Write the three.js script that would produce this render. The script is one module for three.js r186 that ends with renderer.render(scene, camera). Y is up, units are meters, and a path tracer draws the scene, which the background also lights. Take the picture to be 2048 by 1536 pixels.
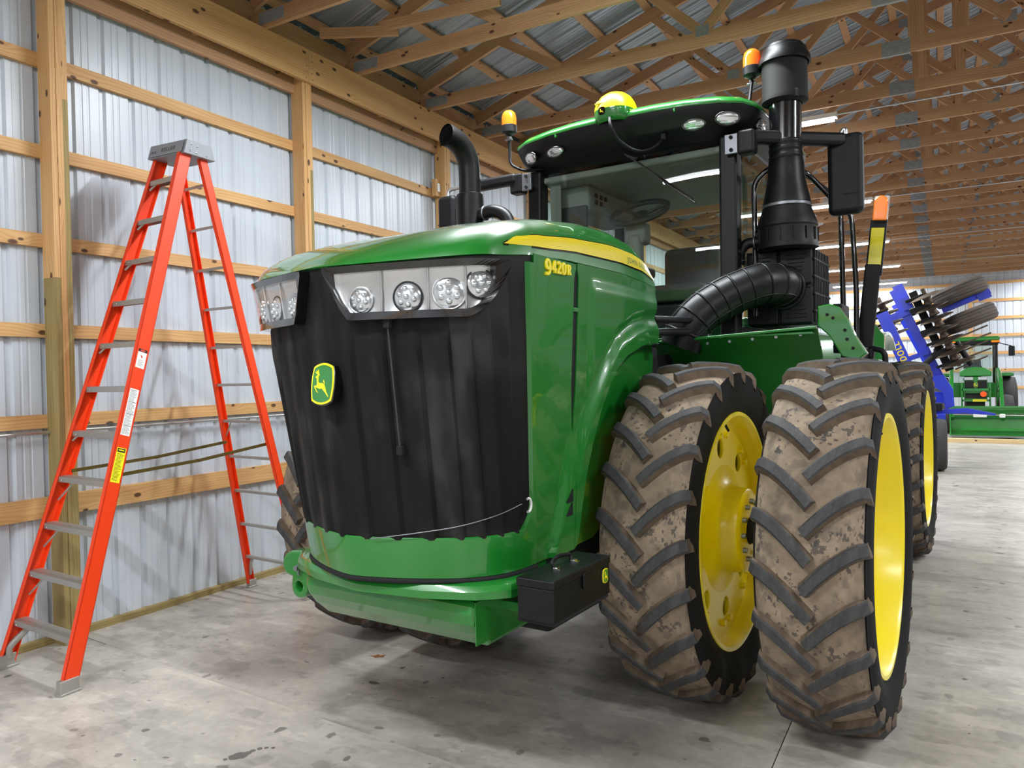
import * as THREE from 'three';
import { RoundedBoxGeometry } from 'three/addons/geometries/RoundedBoxGeometry.js';
import { mergeGeometries, toCreasedNormals } from 'three/addons/utils/BufferGeometryUtils.js';
import { FontLoader } from 'three/addons/loaders/FontLoader.js';
import { TextGeometry } from 'three/addons/geometries/TextGeometry.js';
import { RectAreaLightUniformsLib } from 'three/addons/lights/RectAreaLightUniformsLib.js';

// ---------------------------------------------------------------- camera, light, exposure
const D2R = Math.PI / 180;
const scene = new THREE.Scene();
scene.background = new THREE.Color(0x000000);
const camera = new THREE.PerspectiveCamera(53.83, 2048 / 1536, 0.05, 200);
camera.position.set(0, 1.75, 0);
camera.rotation.set(-0.71126 * D2R, 29.7055 * D2R, -1.2 * D2R, 'YXZ');
const renderer = new THREE.WebGLRenderer({ antialias: true });
renderer.toneMapping = THREE.LinearToneMapping;
renderer.toneMappingExposure = 2.35;
renderer.shadowMap.enabled = true;
renderer.shadowMap.type = THREE.PCFSoftShadowMap;
RectAreaLightUniformsLib.init();
const STRIP_LIGHT = 120;        // radiance of each strip light's lens
const STRIP_GLOW = 9;          // what the eye sees of the tubes
const STRIP_COLOR = new THREE.Color(0.92, 0.965, 1.0);
const LIGHT_ROWS = [-2.28, 3.86];
const LIGHT_Z = [-30.05, -25.05, -20.0, -14.95, -9.77, -4.62, 0.5, 5.6];

// ---------------------------------------------------------------- helpers
let seed = 1234567;
const rnd = () => { seed = (seed * 1664525 + 1013904223) >>> 0; return seed / 4294967296; };
const rr = (a, b) => a + (b - a) * rnd();
const V = (x, y, z) => new THREE.Vector3(x, y, z);
const lerp = (a, b, t) => a + (b - a) * t;
const clamp = (x, a, b) => Math.min(b, Math.max(a, x));
const sstep = (a, b, x) => { const t = clamp((x - a) / (b - a), 0, 1); return t * t * (3 - 2 * t); };
const used = {};
function numbered(n) { const k = used[n] = (used[n] || 0) + 1; return k === 1 ? n : n + '_' + String(k - 1).padStart(3, '0'); }
function put(name, geo, m, parent) { const o = new THREE.Mesh(geo, m); o.name = name; parent.add(o); return o; }
function grp(name, parent) { const o = new THREE.Group(); o.name = name; parent.add(o); return o; }
function thing(name, label, category, x = 0, y = 0, z = 0, turn = 0, group) {
  const o = new THREE.Group(); o.name = numbered(name); scene.add(o);
  o.position.set(x, y, z); o.rotation.y = turn; o.userData = { label, category };
  if (group) o.userData.group = group;
  return o;
}
function struct(name, label, category) { const o = new THREE.Group(); o.name = name; o.userData = { kind: 'structure', label, category }; scene.add(o); return o; }
function tag(o, label, category, group) { o.userData = { label, category }; if (group) o.userData.group = group; return o; }
// geometry
function box(w, h, d, x = 0, y = 0, z = 0, b = 0) {
  const g = b > 0 ? new RoundedBoxGeometry(w, h, d, 2, Math.min(b, w / 2.01, h / 2.01, d / 2.01)) : new THREE.BoxGeometry(w, h, d);
  return g.translate(x, y, z);
}
function mg(list) {
  return mergeGeometries(list.map(g => {
    const q = g.index ? g.toNonIndexed() : g;
    for (const k of Object.keys(q.attributes)) if (!['position', 'normal', 'uv'].includes(k)) q.deleteAttribute(k);
    if (!q.attributes.uv) q.setAttribute('uv', new THREE.BufferAttribute(new Float32Array(q.attributes.position.count * 2), 2));
    return q;
  }));
}
function rod(a, b, r, seg = 12, r2 = r) {
  const d = b.clone().sub(a), L = d.length();
  const g = new THREE.CylinderGeometry(r2, r, L, seg);
  g.applyQuaternion(new THREE.Quaternion().setFromUnitVectors(V(0, 1, 0), d.normalize()));
  return g.translate((a.x + b.x) / 2, (a.y + b.y) / 2, (a.z + b.z) / 2);
}
function tube(pts, r, seg = 40, rad = 10, tension = 0.5) {
  return new THREE.TubeGeometry(new THREE.CatmullRomCurve3(pts, false, 'catmullrom', tension), seg, r, rad, false);
}
function crv(pts, n) { return new THREE.CatmullRomCurve3(pts).getPoints(n); }
// a bent rod with rounded corners
function bent(pts, r, fillet = 0.06, rad = 10) {
  const path = new THREE.CurvePath();
  let prev = pts[0];
  for (let i = 1; i < pts.length; i++) {
    if (i === pts.length - 1) { path.add(new THREE.LineCurve3(prev, pts[i])); break; }
    const a = pts[i].clone().sub(pts[i - 1]), b = pts[i + 1].clone().sub(pts[i]);
    const f = Math.min(fillet, a.length() / 2.2, b.length() / 2.2);
    const p0 = pts[i].clone().sub(a.normalize().multiplyScalar(f)), p1 = pts[i].clone().add(b.normalize().multiplyScalar(f));
    path.add(new THREE.LineCurve3(prev, p0)); path.add(new THREE.QuadraticBezierCurve3(p0, pts[i], p1)); prev = p1;
  }
  return new THREE.TubeGeometry(path, pts.length * 12, r, rad, false);
}
// profile [[x, r], ...] turned about the X axis
function latheX(p, seg = 48, crease = 0.6) {
  const g = new THREE.LatheGeometry(p.map(([x, r]) => new THREE.Vector2(Math.max(r, 1e-4), x)), seg).rotateZ(-Math.PI / 2);
  return crease ? toCreasedNormals(g, crease) : g;
}
function latheY(p, seg = 32, crease = 0.6) {
  const g = new THREE.LatheGeometry(p.map(([r, y]) => new THREE.Vector2(Math.max(r, 1e-4), y)), seg);
  return crease ? toCreasedNormals(g, crease) : g;
}
function shp(pts) { return new THREE.Shape(pts.map(([x, y]) => new THREE.Vector2(x, y))); }
function extr(pts, depth, bevel = 0, holes) {
  const s = pts instanceof THREE.Shape ? pts : shp(pts);
  if (holes) for (const h of holes) s.holes.push(h);
  return new THREE.ExtrudeGeometry(s, { depth, bevelEnabled: bevel > 0, bevelThickness: bevel, bevelSize: bevel, bevelOffset: -bevel, bevelSegments: 2, curveSegments: 16 });
}
// surface from rows of points; rows all the same length
function grid(rows, crease = 0.7, uvf) {
  const n = rows.length, m = rows[0].length, pos = [], uv = [], idx = [];
  for (let i = 0; i < n; i++) for (let j = 0; j < m; j++) {
    const p = rows[i][j]; pos.push(p.x, p.y, p.z);
    const q = uvf ? uvf(i, j, p) : [j / (m - 1), i / (n - 1)]; uv.push(q[0], q[1]);
  }
  for (let i = 0; i < n - 1; i++) for (let j = 0; j < m - 1; j++) {
    const a = i * m + j, b = a + 1, c = a + m, d = c + 1; idx.push(a, b, d, a, d, c);
  }
  const g = new THREE.BufferGeometry();
  g.setAttribute('position', new THREE.Float32BufferAttribute(pos, 3)); g.setAttribute('uv', new THREE.Float32BufferAttribute(uv, 2));
  g.setIndex(idx); g.computeVertexNormals();
  return crease ? toCreasedNormals(g, crease) : g;
}
// a plate of some thickness from a grid of points and a function giving the inward offset
function shell(rows, off, crease = 0.7, uvf) {
  const back = rows.map(r => r.map(p => p.clone().add(off)));
  const edge = (a, b) => grid([a, b], 0.5);
  const n = rows.length - 1, m = rows[0].length - 1;
  return mg([grid(rows, crease, uvf), grid(back, crease, uvf), edge(rows[0], back[0]), edge(rows[n], back[n]),
    edge(rows.map(r => r[0]), back.map(r => r[0])), edge(rows.map(r => r[m]), back.map(r => r[m]))]);
}
// timber: length along X, width along Y, thickness along Z, uv in metres with the grain along X
function board(L, w, t) {
  const g = new THREE.BoxGeometry(L, w, t), p = g.attributes.position, n = g.attributes.normal, uv = g.attributes.uv;
  const ou = rnd(), ov = rnd();
  for (let i = 0; i < p.count; i++) {
    const ax = Math.abs(n.getX(i)) > 0.5, ay = Math.abs(n.getY(i)) > 0.5;
    const a = ax ? p.getZ(i) * 0.3 : p.getX(i), b = ay ? p.getZ(i) + 0.31 : p.getY(i);
    uv.setXY(i, a / 2.4 + ou, b / 0.6 + ov);
  }
  return g;
}
const _m4 = new THREE.Matrix4();
function boardBetween(name, p, q, w, t, thickDir, m, parent) {
  const x = q.clone().sub(p), L = x.length(); x.normalize();
  const z = thickDir.clone().addScaledVector(x, -thickDir.dot(x)).normalize(), y = z.clone().cross(x);
  const o = put(name, board(L, w, t), m, parent);
  _m4.makeBasis(x, y, z); o.quaternion.setFromRotationMatrix(_m4);
  o.position.copy(p).add(q).multiplyScalar(0.5);
  return o;
}
// noise
function hash(x, y, s) { let h = (x * 374761393 + y * 668265263 + s * 974711) | 0; h = Math.imul(h ^ (h >>> 13), 1274126177); h ^= h >>> 16; return (h >>> 0) / 4294967296; }
function vn(x, y, px, py, s) {
  const xi = Math.floor(x), yi = Math.floor(y); let fx = x - xi, fy = y - yi;
  fx = fx * fx * (3 - 2 * fx); fy = fy * fy * (3 - 2 * fy);
  const x0 = ((xi % px) + px) % px, x1 = (x0 + 1) % px, y0 = ((yi % py) + py) % py, y1 = (y0 + 1) % py;
  const a = hash(x0, y0, s), b = hash(x1, y0, s), c = hash(x0, y1, s), d = hash(x1, y1, s);
  return a + (b - a) * fx + (c - a) * fy + (a - b - c + d) * fx * fy;
}
function fbm(u, v, fx, fy, oct, s) { let a = 0, w = 0.5, t = 0; for (let i = 0; i < oct; i++) { a += w * vn(u * fx, v * fy, fx, fy, s + i * 17); t += w; w *= 0.5; fx *= 2; fy *= 2; } return a / t; }
function tex(w, h, f, srgb = true) {
  const d = new Uint8Array(w * h * 4), o = [0, 0, 0];
  for (let j = 0; j < h; j++) for (let i = 0; i < w; i++) {
    f(i / w, j / h, o); const k = (j * w + i) * 4;
    d[k] = clamp(o[0], 0, 255); d[k + 1] = clamp(o[1], 0, 255); d[k + 2] = clamp(o[2], 0, 255); d[k + 3] = 255;
  }
  const t = new THREE.DataTexture(d, w, h, THREE.RGBAFormat);
  t.wrapS = t.wrapT = THREE.RepeatWrapping; t.magFilter = THREE.LinearFilter; t.minFilter = THREE.LinearMipmapLinearFilter; t.generateMipmaps = true;
  if (srgb) t.colorSpace = THREE.SRGBColorSpace;
  t.needsUpdate = true; return t;
}
function canvasTex(w, h, draw) {
  const c = document.createElement('canvas'); c.width = w; c.height = h; draw(c.getContext('2d'), w, h);
  const t = new THREE.CanvasTexture(c); t.colorSpace = THREE.SRGBColorSpace; t.magFilter = THREE.LinearFilter; return t;
}
const std = (color, roughness, o = {}) => new THREE.MeshStandardMaterial({ color, roughness, ...o });
const phy = (color, roughness, o = {}) => new THREE.MeshPhysicalMaterial({ color, roughness, ...o });

// ---------------------------------------------------------------- textures and materials
function woodTex(s, c0, c1, knotN) {
  const knots = []; for (let i = 0; i < knotN; i++) knots.push([hash(i, 3, s), hash(i, 7, s), 0.007 + 0.012 * hash(i, 9, s)]);
  return tex(1024, 512, (u, v, o) => {
    let warp = (fbm(u, v, 3, 4, 3, s) - 0.5) * 0.12, kd = 0;
    for (const [ku, kv, kr] of knots) {
      let du = u - ku, dv = v - kv; du -= Math.round(du); dv -= Math.round(dv);
      const r = Math.hypot(du * 2.4 * 0.55, dv * 0.6); warp += 0.035 * Math.exp(-(r * r) / (kr * kr * 14)); kd = Math.max(kd, 1 - sstep(kr * 0.6, kr * 1.15, r));
    }
    const ring = 0.5 + 0.5 * Math.sin((v + warp) * 6.2832 * 26 + 2 * fbm(u, v, 2, 8, 2, s + 5));
    const fine = fbm(u, v, 6, 220, 2, s + 9), big = fbm(u, v, 4, 9, 3, s + 2);
    const k = clamp(0.12 + 0.34 * ring * ring + 0.32 * fine + 0.75 * (big - 0.5), 0, 1);
    for (let i = 0; i < 3; i++) o[i] = lerp(lerp(c0[i], c1[i], k), [70, 42, 24][i], kd * 0.85);
  });
}
const T = {
  pine: woodTex(11, [218, 176, 120], [186, 136, 82], 16),
  truss: woodTex(41, [204, 162, 122], [162, 118, 84], 12),
  lumber: woodTex(91, [242, 218, 168], [222, 190, 132], 5),
  treated: woodTex(71, [166, 146, 94], [126, 108, 64], 8),
};
const FT = 4.6;
const spots = []; for (let i = 0; i < 420; i++) spots.push([hash(i, 1, 5), hash(i, 2, 5), 0.0012 + 0.009 * Math.pow(hash(i, 3, 5), 4), 0.25 + 0.6 * hash(i, 4, 5), hash(i, 5, 5)]);
const cell = {}; spots.forEach(q => { for (let a = -1; a <= 1; a++) for (let b = -1; b <= 1; b++) { const k = (Math.floor(q[0] * 24) + a) + ',' + (Math.floor(q[1] * 24) + b); (cell[k] = cell[k] || []).push(q); } });
for (const [x, z, r] of [[-3.973, -2.603, 0.05], [-3.965, -2.866, 0.055], [-4.117, -3.411, 0.03], [-3.934, -2.396, 0.02], [-3.48, -3.555, 0.03], [-2.89, -3.174, 0.025], [-2.095, -3.469, 0.03], [-1.587, -3.314, 0.03]]) spots.push([x / FT - Math.floor(x / FT), z / FT - Math.floor(z / FT), r / FT, 0.75, 0.5]);
const spill = [[-2.905, -2.345, 0.012], [-2.885, -2.38, 0.03], [-2.87, -2.40, 0.036], [-2.86, -2.43, 0.022], [-2.855, -2.46, 0.016], [-2.84, -2.49, 0.014], [-2.82, -2.51, 0.012], [-2.79, -2.525, 0.010]].map(([x, z, r]) => [x / FT + 1, z / FT + 1, r / FT]);
T.floor = tex(2048, 2048, (u, v, o) => {
  const a = fbm(u, v, 5, 5, 5, 3), b = fbm(u, v, 22, 26, 4, 8), c = fbm(u, v, 160, 160, 2, 9), st = fbm(u, v, 6, 60, 3, 13);
  let k = 166 + 40 * (a - 0.5) + 34 * (b - 0.5) + 16 * (c - 0.5) + 14 * (st - 0.5);
  const blot = sstep(0.60, 0.66, fbm(u, v, 30, 44, 4, 31)); k -= 14 * blot;
  const pale = sstep(0.62, 0.68, fbm(u, v, 20, 60, 4, 51)); k += 10 * pale;
  let s = 0;
  const near = cell[Math.floor(u * 24) + ',' + Math.floor(v * 24)];
  if (near) for (const [su, sv, r, w, e] of near) {
    let du = u - su, dv = v - sv; if (Math.abs(du) > 0.03 || Math.abs(dv) > 0.03) continue;
    const q = Math.hypot(du * (1 + e), dv * (2 - e)) * (0.7 + 0.6 * vn(u * 260, v * 260, 260, 260, 77)); s = Math.max(s, w * (1 - sstep(r * 0.7, r, q)));
  }
  if (u > 0.34 && u < 0.42 && v > 0.42 && v < 0.52) for (const [pu, pv, r] of spill) { const q = Math.hypot(u - pu, v - pv) * (0.85 + 0.3 * vn(u * 400, v * 400, 400, 400, 79)); s = Math.max(s, 0.95 * (1 - sstep(r * 0.85, r, q))); }
  k *= 1 - 0.42 * s;
  o[0] = k * 1.03; o[1] = k * 0.995; o[2] = k * 0.94;
});
T.floorR = tex(512, 512, (u, v, o) => { const k = 150 + 70 * (fbm(u, v, 9, 9, 5, 23) - 0.5); o[0] = o[1] = o[2] = k; }, false);
T.tread = tex(1024, 512, (u, v, o) => {
  const a = fbm(u, v, 12, 4, 4, 5), b = fbm(u, v, 60, 20, 3, 6), c = sstep(0.58, 0.72, fbm(u, v, 30, 9, 4, 7));
  const k = 0.86 + 0.34 * (a - 0.5) + 0.2 * (b - 0.5);
  const dk = 0.45 * c + 0.9 * sstep(0.62, 0.66, fbm(u, v, 90, 30, 3, 19)) * sstep(0.5, 0.6, a);
  o[0] = lerp(158 * k, 86, dk); o[1] = lerp(139 * k, 78, dk); o[2] = lerp(117 * k, 71, dk);
});
T.rubber = tex(256, 256, (u, v, o) => { const k = 62 + 34 * (fbm(u, v, 6, 6, 4, 15) - 0.5) + 20 * (fbm(u, v, 40, 40, 2, 25) - 0.5); o[0] = k * 1.0; o[1] = k * 0.99; o[2] = k * 1.0; });
T.lugdust = tex(256, 256, (u, v, o) => { const k = 0.8 + 0.5 * (fbm(u, v, 8, 8, 4, 35) - 0.5); o[0] = 122 * k; o[1] = 104 * k; o[2] = 86 * k; });
T.grille = tex(1024, 1024, (u, v, o) => {
  const a = sstep(0.42, 0.78, fbm(u, v, 9, 4, 4, 3)), b = fbm(u, v, 40, 6, 3, 4);
  const k = 14 + 34 * a + 16 * (b - 0.5) + ((Math.floor(u * 512) + Math.floor(v * 512)) % 2) * 5;
  o[0] = k * 1.01; o[1] = k * 0.98; o[2] = k * 0.97;
});
T.steel = tex(256, 256, (u, v, o) => { const k = 205 + 14 * (fbm(u, v, 5, 3, 4, 61) - 0.5) + 6 * (fbm(u, v, 60, 8, 2, 63) - 0.5); o[0] = k * 0.955; o[1] = k * 0.99; o[2] = k * 1.035; });
T.galv = tex(256, 256, (u, v, o) => { const k = 150 + 40 * (fbm(u, v, 6, 6, 4, 65) - 0.5); o[0] = k * 0.97; o[1] = k; o[2] = k * 1.02; });
T.disc = tex(256, 256, (u, v, o) => { const k = 0.8 + 0.9 * (fbm(u, v, 8, 8, 4, 85) - 0.5); o[0] = 120 * k; o[1] = 104 * k; o[2] = 88 * k; });
const M = {
  pine: std(0xffffff, 0.62, { map: T.pine }), truss: std(0xffffff, 0.68, { map: T.truss }), treated: std(0xffffff, 0.7, { map: T.treated }),
  wallSteel: std(0xffffff, 0.34, { map: T.steel }), roofSteel: std(0xc9ced4, 0.3, { map: T.steel, metalness: 0.55 }), plain: std(0xb9b9b6, 0.8),
  floor: std(0xffffff, 0.62, { map: T.floor, roughnessMap: T.floorR, bumpMap: T.floor, bumpScale: 0.0012 }), joint: std(0xb4ada0, 0.9), jointDark: std(0x4c4844, 0.95),
  plate: std(0xffffff, 0.5, { map: T.galv, metalness: 0.15 }), conduit: std(0xc4c8ca, 0.3, { metalness: 0.9 }),
  lampHousing: std(0xe8e8e6, 0.45), lampGlow: std(0xffffff, 0.4, { emissive: STRIP_COLOR, emissiveIntensity: STRIP_GLOW }),
  green: phy(0x1a7a26, 0.32, { clearcoat: 1, clearcoatRoughness: 0.04 }), greenRough: phy(0x1a7a26, 0.45, { clearcoat: 0.4, clearcoatRoughness: 0.25 }),
  yellow: phy(0xffec00, 0.35, { clearcoat: 0.7, clearcoatRoughness: 0.12 }), rimYellow: phy(0xfde800, 0.4, { clearcoat: 0.5, clearcoatRoughness: 0.2 }),
  black: phy(0x0a0b0d, 0.42, { specularIntensity: 0.6 }), gloss: phy(0x0c0c0e, 0.15, { clearcoat: 1, clearcoatRoughness: 0.03 }), plastic: phy(0x101114, 0.5, { specularIntensity: 0.6 }), matte: std(0x111113, 0.85),
  rubberHose: phy(0x0d0e10, 0.42, { specularIntensity: 0.7 }), stackGloss: phy(0x101114, 0.2, { clearcoat: 0.8, clearcoatRoughness: 0.08 }),
  grille: phy(0xffffff, 0.7, { map: T.grille, specularIntensity: 0.5 }), chrome: std(0xd9dbdd, 0.14, { metalness: 1 }), silver: std(0xd4d6d8, 0.28, { metalness: 0.92 }), alu: std(0xb7b4ae, 0.42, { metalness: 0.75 }), steelGrey: std(0x8d9096, 0.4, { metalness: 0.8 }),
  glass: phy(0xeaf3ef, 0.0, { transmission: 1, thickness: 0, ior: 1.5 }), lens: phy(0xffffff, 0.02, { transmission: 1, thickness: 0, ior: 1.45 }), lampLens: phy(0xdfe4e8, 0.16, { metalness: 0.85 }),
  amberFlat: phy(0xff8410, 0.25, { clearcoat: 1, clearcoatRoughness: 0.05 }),
  amber: phy(0xff9a30, 0.12, { transmission: 0.55, thickness: 0, ior: 1.5 }), amberCore: std(0xff8c10, 0.35), clear: phy(0xf4f6f6, 0.1, { transmission: 0.7, thickness: 0 }),
  tread: std(0xffffff, 0.88, { map: T.tread }), sidewall: phy(0x141415, 0.85, { specularIntensity: 0.5 }), lugTop: std(0xffffff, 0.72, { map: T.rubber }), lugDust: std(0xffffff, 0.9, { map: T.lugdust }),
  cabGrey: std(0x868883, 0.8), cabDark: std(0x3a3d3c, 0.7), seat: std(0x4c4a44, 0.85),
  ladder: std(0xf2410f, 0.45), ladderCap: std(0x8b8e94, 0.5), strap: std(0x5d4d1c, 0.6, { metalness: 0.4 }), red: std(0xc02020, 0.5),
  toolbox: phy(0x0a0c0d, 0.42, { specularIntensity: 0.7 }),
  blue: phy(0x1a34c8, 0.4, { clearcoat: 0.4, clearcoatRoughness: 0.2 }), discSteel: std(0xffffff, 0.55, { map: T.disc, metalness: 0.5 }), tyreGrey: std(0x5a5048, 0.85), ripple: std(0x3c3a39, 0.8),
  lumber: std(0xffffff, 0.65, { map: T.lumber }), leaf: std(0x8a5a34, 0.9), white: std(0xe9e9e6, 0.6), reflectYellow: phy(0xd9d020, 0.35, { clearcoat: 0.5 }), orangeSign: std(0xff5a10, 0.5),
};
// ---------------------------------------------------------------- the building
const XW = -5.25, XR = 13.05, ZF = -31.0, ZB = 7.0, RIDGE = 3.9, SL = 0.32, YT = 4.8;
const Z1 = V(0, 0, 1), X1 = V(1, 0, 0), Y1 = V(0, 1, 0);
// ribbed steel sheet: width along X, ribs along Y, ribs pushed out to -Z
function ribSheet(width, length) {
  const pr = [[0, 0]]; const n = Math.round(width / 0.2286);
  for (let i = 0; i < n; i++) {
    const x = i * 0.2286;
    for (const [a, b] of [[0.030, 0], [0.046, 0.019], [0.070, 0.019], [0.086, 0], [0.122, 0], [0.127, 0.004], [0.137, 0.004], [0.142, 0], [0.172, 0], [0.177, 0.004], [0.187, 0.004], [0.192, 0]]) pr.push([x + a, -b]);
  }
  pr.push([width, 0]);
  const pos = [], nor = [], uv = [];
  for (let i = 0; i < pr.length - 1; i++) {
    const [x0, z0] = pr[i], [x1, z1] = pr[i + 1], L = Math.hypot(x1 - x0, z1 - z0), nx = -(z1 - z0) / L, nz = (x1 - x0) / L;
    for (const [x, y, z] of [[x0, 0, z0], [x1, 0, z1], [x1, length, z1], [x0, 0, z0], [x1, length, z1], [x0, length, z0]]) { pos.push(x, y, z); nor.push(nx, 0, nz); uv.push(x, y / 2); }
  }
  const g = new THREE.BufferGeometry();
  g.setAttribute('position', new THREE.Float32BufferAttribute(pos, 3)); g.setAttribute('normal', new THREE.Float32BufferAttribute(nor, 3)); g.setAttribute('uv', new THREE.Float32BufferAttribute(uv, 2));
  return g;
}
const PW = 0.9144;
const GIRTS = [[0.854, 0.992], [1.457, 1.549], [2.064, 2.155], [2.670, 2.760], [3.274, 3.364], [3.886, 3.980]];
const POSTZ = []; for (let k = -4; k <= 12; k++) POSTZ.push(-2.93 - 2.29 * k);
{ // left wall
  const w = struct('wall_left', 'white ribbed steel wall on timber posts and horizontal girts', 'wall');
  const sheet = ribSheet(PW, 4.95);
  for (let i = 0, z = ZB; z > ZF; i++, z -= PW) { const o = put('steel_sheet', sheet, M.wallSteel, w); o.rotation.y = Math.PI / 2; o.position.set(XW - 0.038, 0.02, z); }
  put('outer_skin', box(0.06, 5.4, ZB - ZF + 0.3, XW - 0.13, 2.65, (ZB + ZF) / 2), M.plain, w);
  // skirt board
  for (let z = ZB; z > ZF; z -= 4.58) boardBetween('skirt_board', V(XW - 0.019, 0.022, z), V(XW - 0.019, 0.022, Math.max(ZF, z - 4.577)), 0.045, 0.06, X1, M.treated, w);
  const bounds = [ZB, ...POSTZ.filter(z => z < ZB - 0.3 && z > ZF + 0.3), ZF];
  for (const [a, b] of GIRTS) for (let i = 0; i < bounds.length - 1; i++)
    boardBetween('girt', V(XW - 0.019, (a + b) / 2 + rr(-0.004, 0.004), bounds[i] - 0.001), V(XW - 0.019, (a + b) / 2 + rr(-0.004, 0.004), bounds[i + 1] + 0.001), b - a, 0.038, X1, M.pine, w);
  POSTZ.forEach((z, k) => {
    const p = grp('post', w);
    for (let j = 0; j < 3; j++) {
      const zz = z + (1 - j) * 0.0385, yc = [2.42, 1.2, 3.62][j] + (k % 3) * 0.04, dx = [0, 0.004, 0.001][j];
      boardBetween('ply', V(XW + 0.07 + dx, 0, zz), V(XW + 0.07 + dx, yc - 0.001, zz), 0.14, 0.037, Z1, M.treated, p);
      boardBetween('ply', V(XW + 0.07 + dx, yc, zz), V(XW + 0.07 + dx, 4.78, zz), 0.14, 0.037, Z1, M.pine, p);
    }
  });
  // headers carrying the trusses, with blocking between them
  const cuts = [ZB, ...POSTZ.filter((z, i) => i % 2 === 1 && z < ZB && z > ZF), ZF];
  for (let i = 0; i < cuts.length - 1; i++) {
    boardBetween('header_plank', V(-5.09, 4.648, cuts[i] - 0.001), V(-5.09, 4.648, cuts[i + 1] + 0.001), 0.30, 0.038, X1, M.pine, w);
    boardBetween('header_plank', V(XW + 0.019, 4.6, cuts[i] - 0.001), V(XW + 0.019, 4.6, cuts[i + 1] + 0.001), 0.39, 0.038, X1, M.truss, w);
  }
  for (let i = 0; i < bounds.length - 1; i++) for (const t of [0.5])
    boardBetween('blocking', V(-5.212, 4.60, lerp(bounds[i], bounds[i + 1], t)), V(-5.11, 4.60, lerp(bounds[i], bounds[i + 1], t)), 0.14, 0.038, Z1, M.truss, w);
  // nail heads at the header joint beside the second post
  for (let i = 0; i < 5; i++) for (const s of [-1, 1]) put('nail', new THREE.CylinderGeometry(0.006, 0.006, 0.004, 8).rotateZ(Math.PI / 2), M.steelGrey, w).position.set(-5.07, 4.53 + 0.055 * i, POSTZ[5] + s * 0.035 + rr(-0.006, 0.006));
  // wooden block with a switch plate beside the third post
  const bl = grp('switch_block', w);
  put('block', board(0.2, 0.055, 0.1).rotateZ(Math.PI / 2).translate(-5.2, 3.98, -7.40), M.pine, bl); put('switch_plate', box(0.014, 0.1, 0.05, -5.165, 3.98, -7.40, 0.004), M.white, bl);
}
function crossWall(name, label, zPlane, inward) {
  const w = struct(name, label, 'wall');
  const s = inward, H = x => YT + 0.2 + SL * Math.min(x - XW, XR - x);
  for (let x = XW - 0.04; x < XR; x += PW) {
    const o = put('steel_sheet', ribSheet(PW, Math.max(H(x), H(x + PW)) - 0.02), M.wallSteel, w);
    o.position.set(s > 0 ? x : x + PW, 0.02, zPlane - s * 0.038); if (s < 0) o.rotation.y = Math.PI;
  }
  put('outer_skin', box(XR - XW + 0.4, 8.6, 0.06, (XW + XR) / 2, 4.2, zPlane - s * 0.13), M.plain, w);
  for (let x = XW; x < XR; x += 4.575) boardBetween('skirt_board', V(x, 0.045, zPlane - s * 0.019), V(Math.min(XR, x + 4.57), 0.045, zPlane - s * 0.019), 0.09, 0.038, Z1, M.treated, w);
  for (let y = 0.95; y < 4.7; y += 0.606) for (let x = XW; x < XR; x += 3.05) boardBetween('girt', V(x, y, zPlane - s * 0.019), V(Math.min(XR, x + 3.047), y, zPlane - s * 0.019), 0.1, 0.038, Z1, M.pine, w);
  for (let x = XW + 3.05; x < XR - 1; x += 3.05) boardBetween('post', V(x, 0, zPlane + s * 0.07), V(x, 4.76, zPlane + s * 0.07), 0.114, 0.14, Z1, M.pine, w);
  return w;
}
crossWall('wall_back', 'far end wall of white ribbed steel with horizontal girts', ZF, 1);
crossWall('wall_front', 'end wall of white ribbed steel behind the machinery aisle', ZB, -1);
{ // right wall
  const w = struct('wall_right', 'white ribbed steel side wall across the machinery aisle', 'wall');
  const sheet = ribSheet(PW, 4.95);
  for (let z = ZB; z > ZF; z -= PW) { const o = put('steel_sheet', sheet, M.wallSteel, w); o.rotation.y = -Math.PI / 2; o.position.set(XR + 0.038, 0.02, z - PW); }
  put('outer_skin', box(0.06, 5.4, ZB - ZF + 0.3, XR + 0.13, 2.65, (ZB + ZF) / 2), M.plain, w);
  for (let y = 0.95; y < 4.7; y += 0.606) boardBetween('girt', V(XR + 0.019, y, ZB), V(XR + 0.019, y, ZF), 0.095, 0.038, X1, M.pine, w);
  for (const z of POSTZ) if (z < ZB && z > ZF) boardBetween('post', V(XR - 0.07, 0, z), V(XR - 0.07, 4.78, z), 0.114, 0.14, X1, M.pine, w);
}
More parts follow.
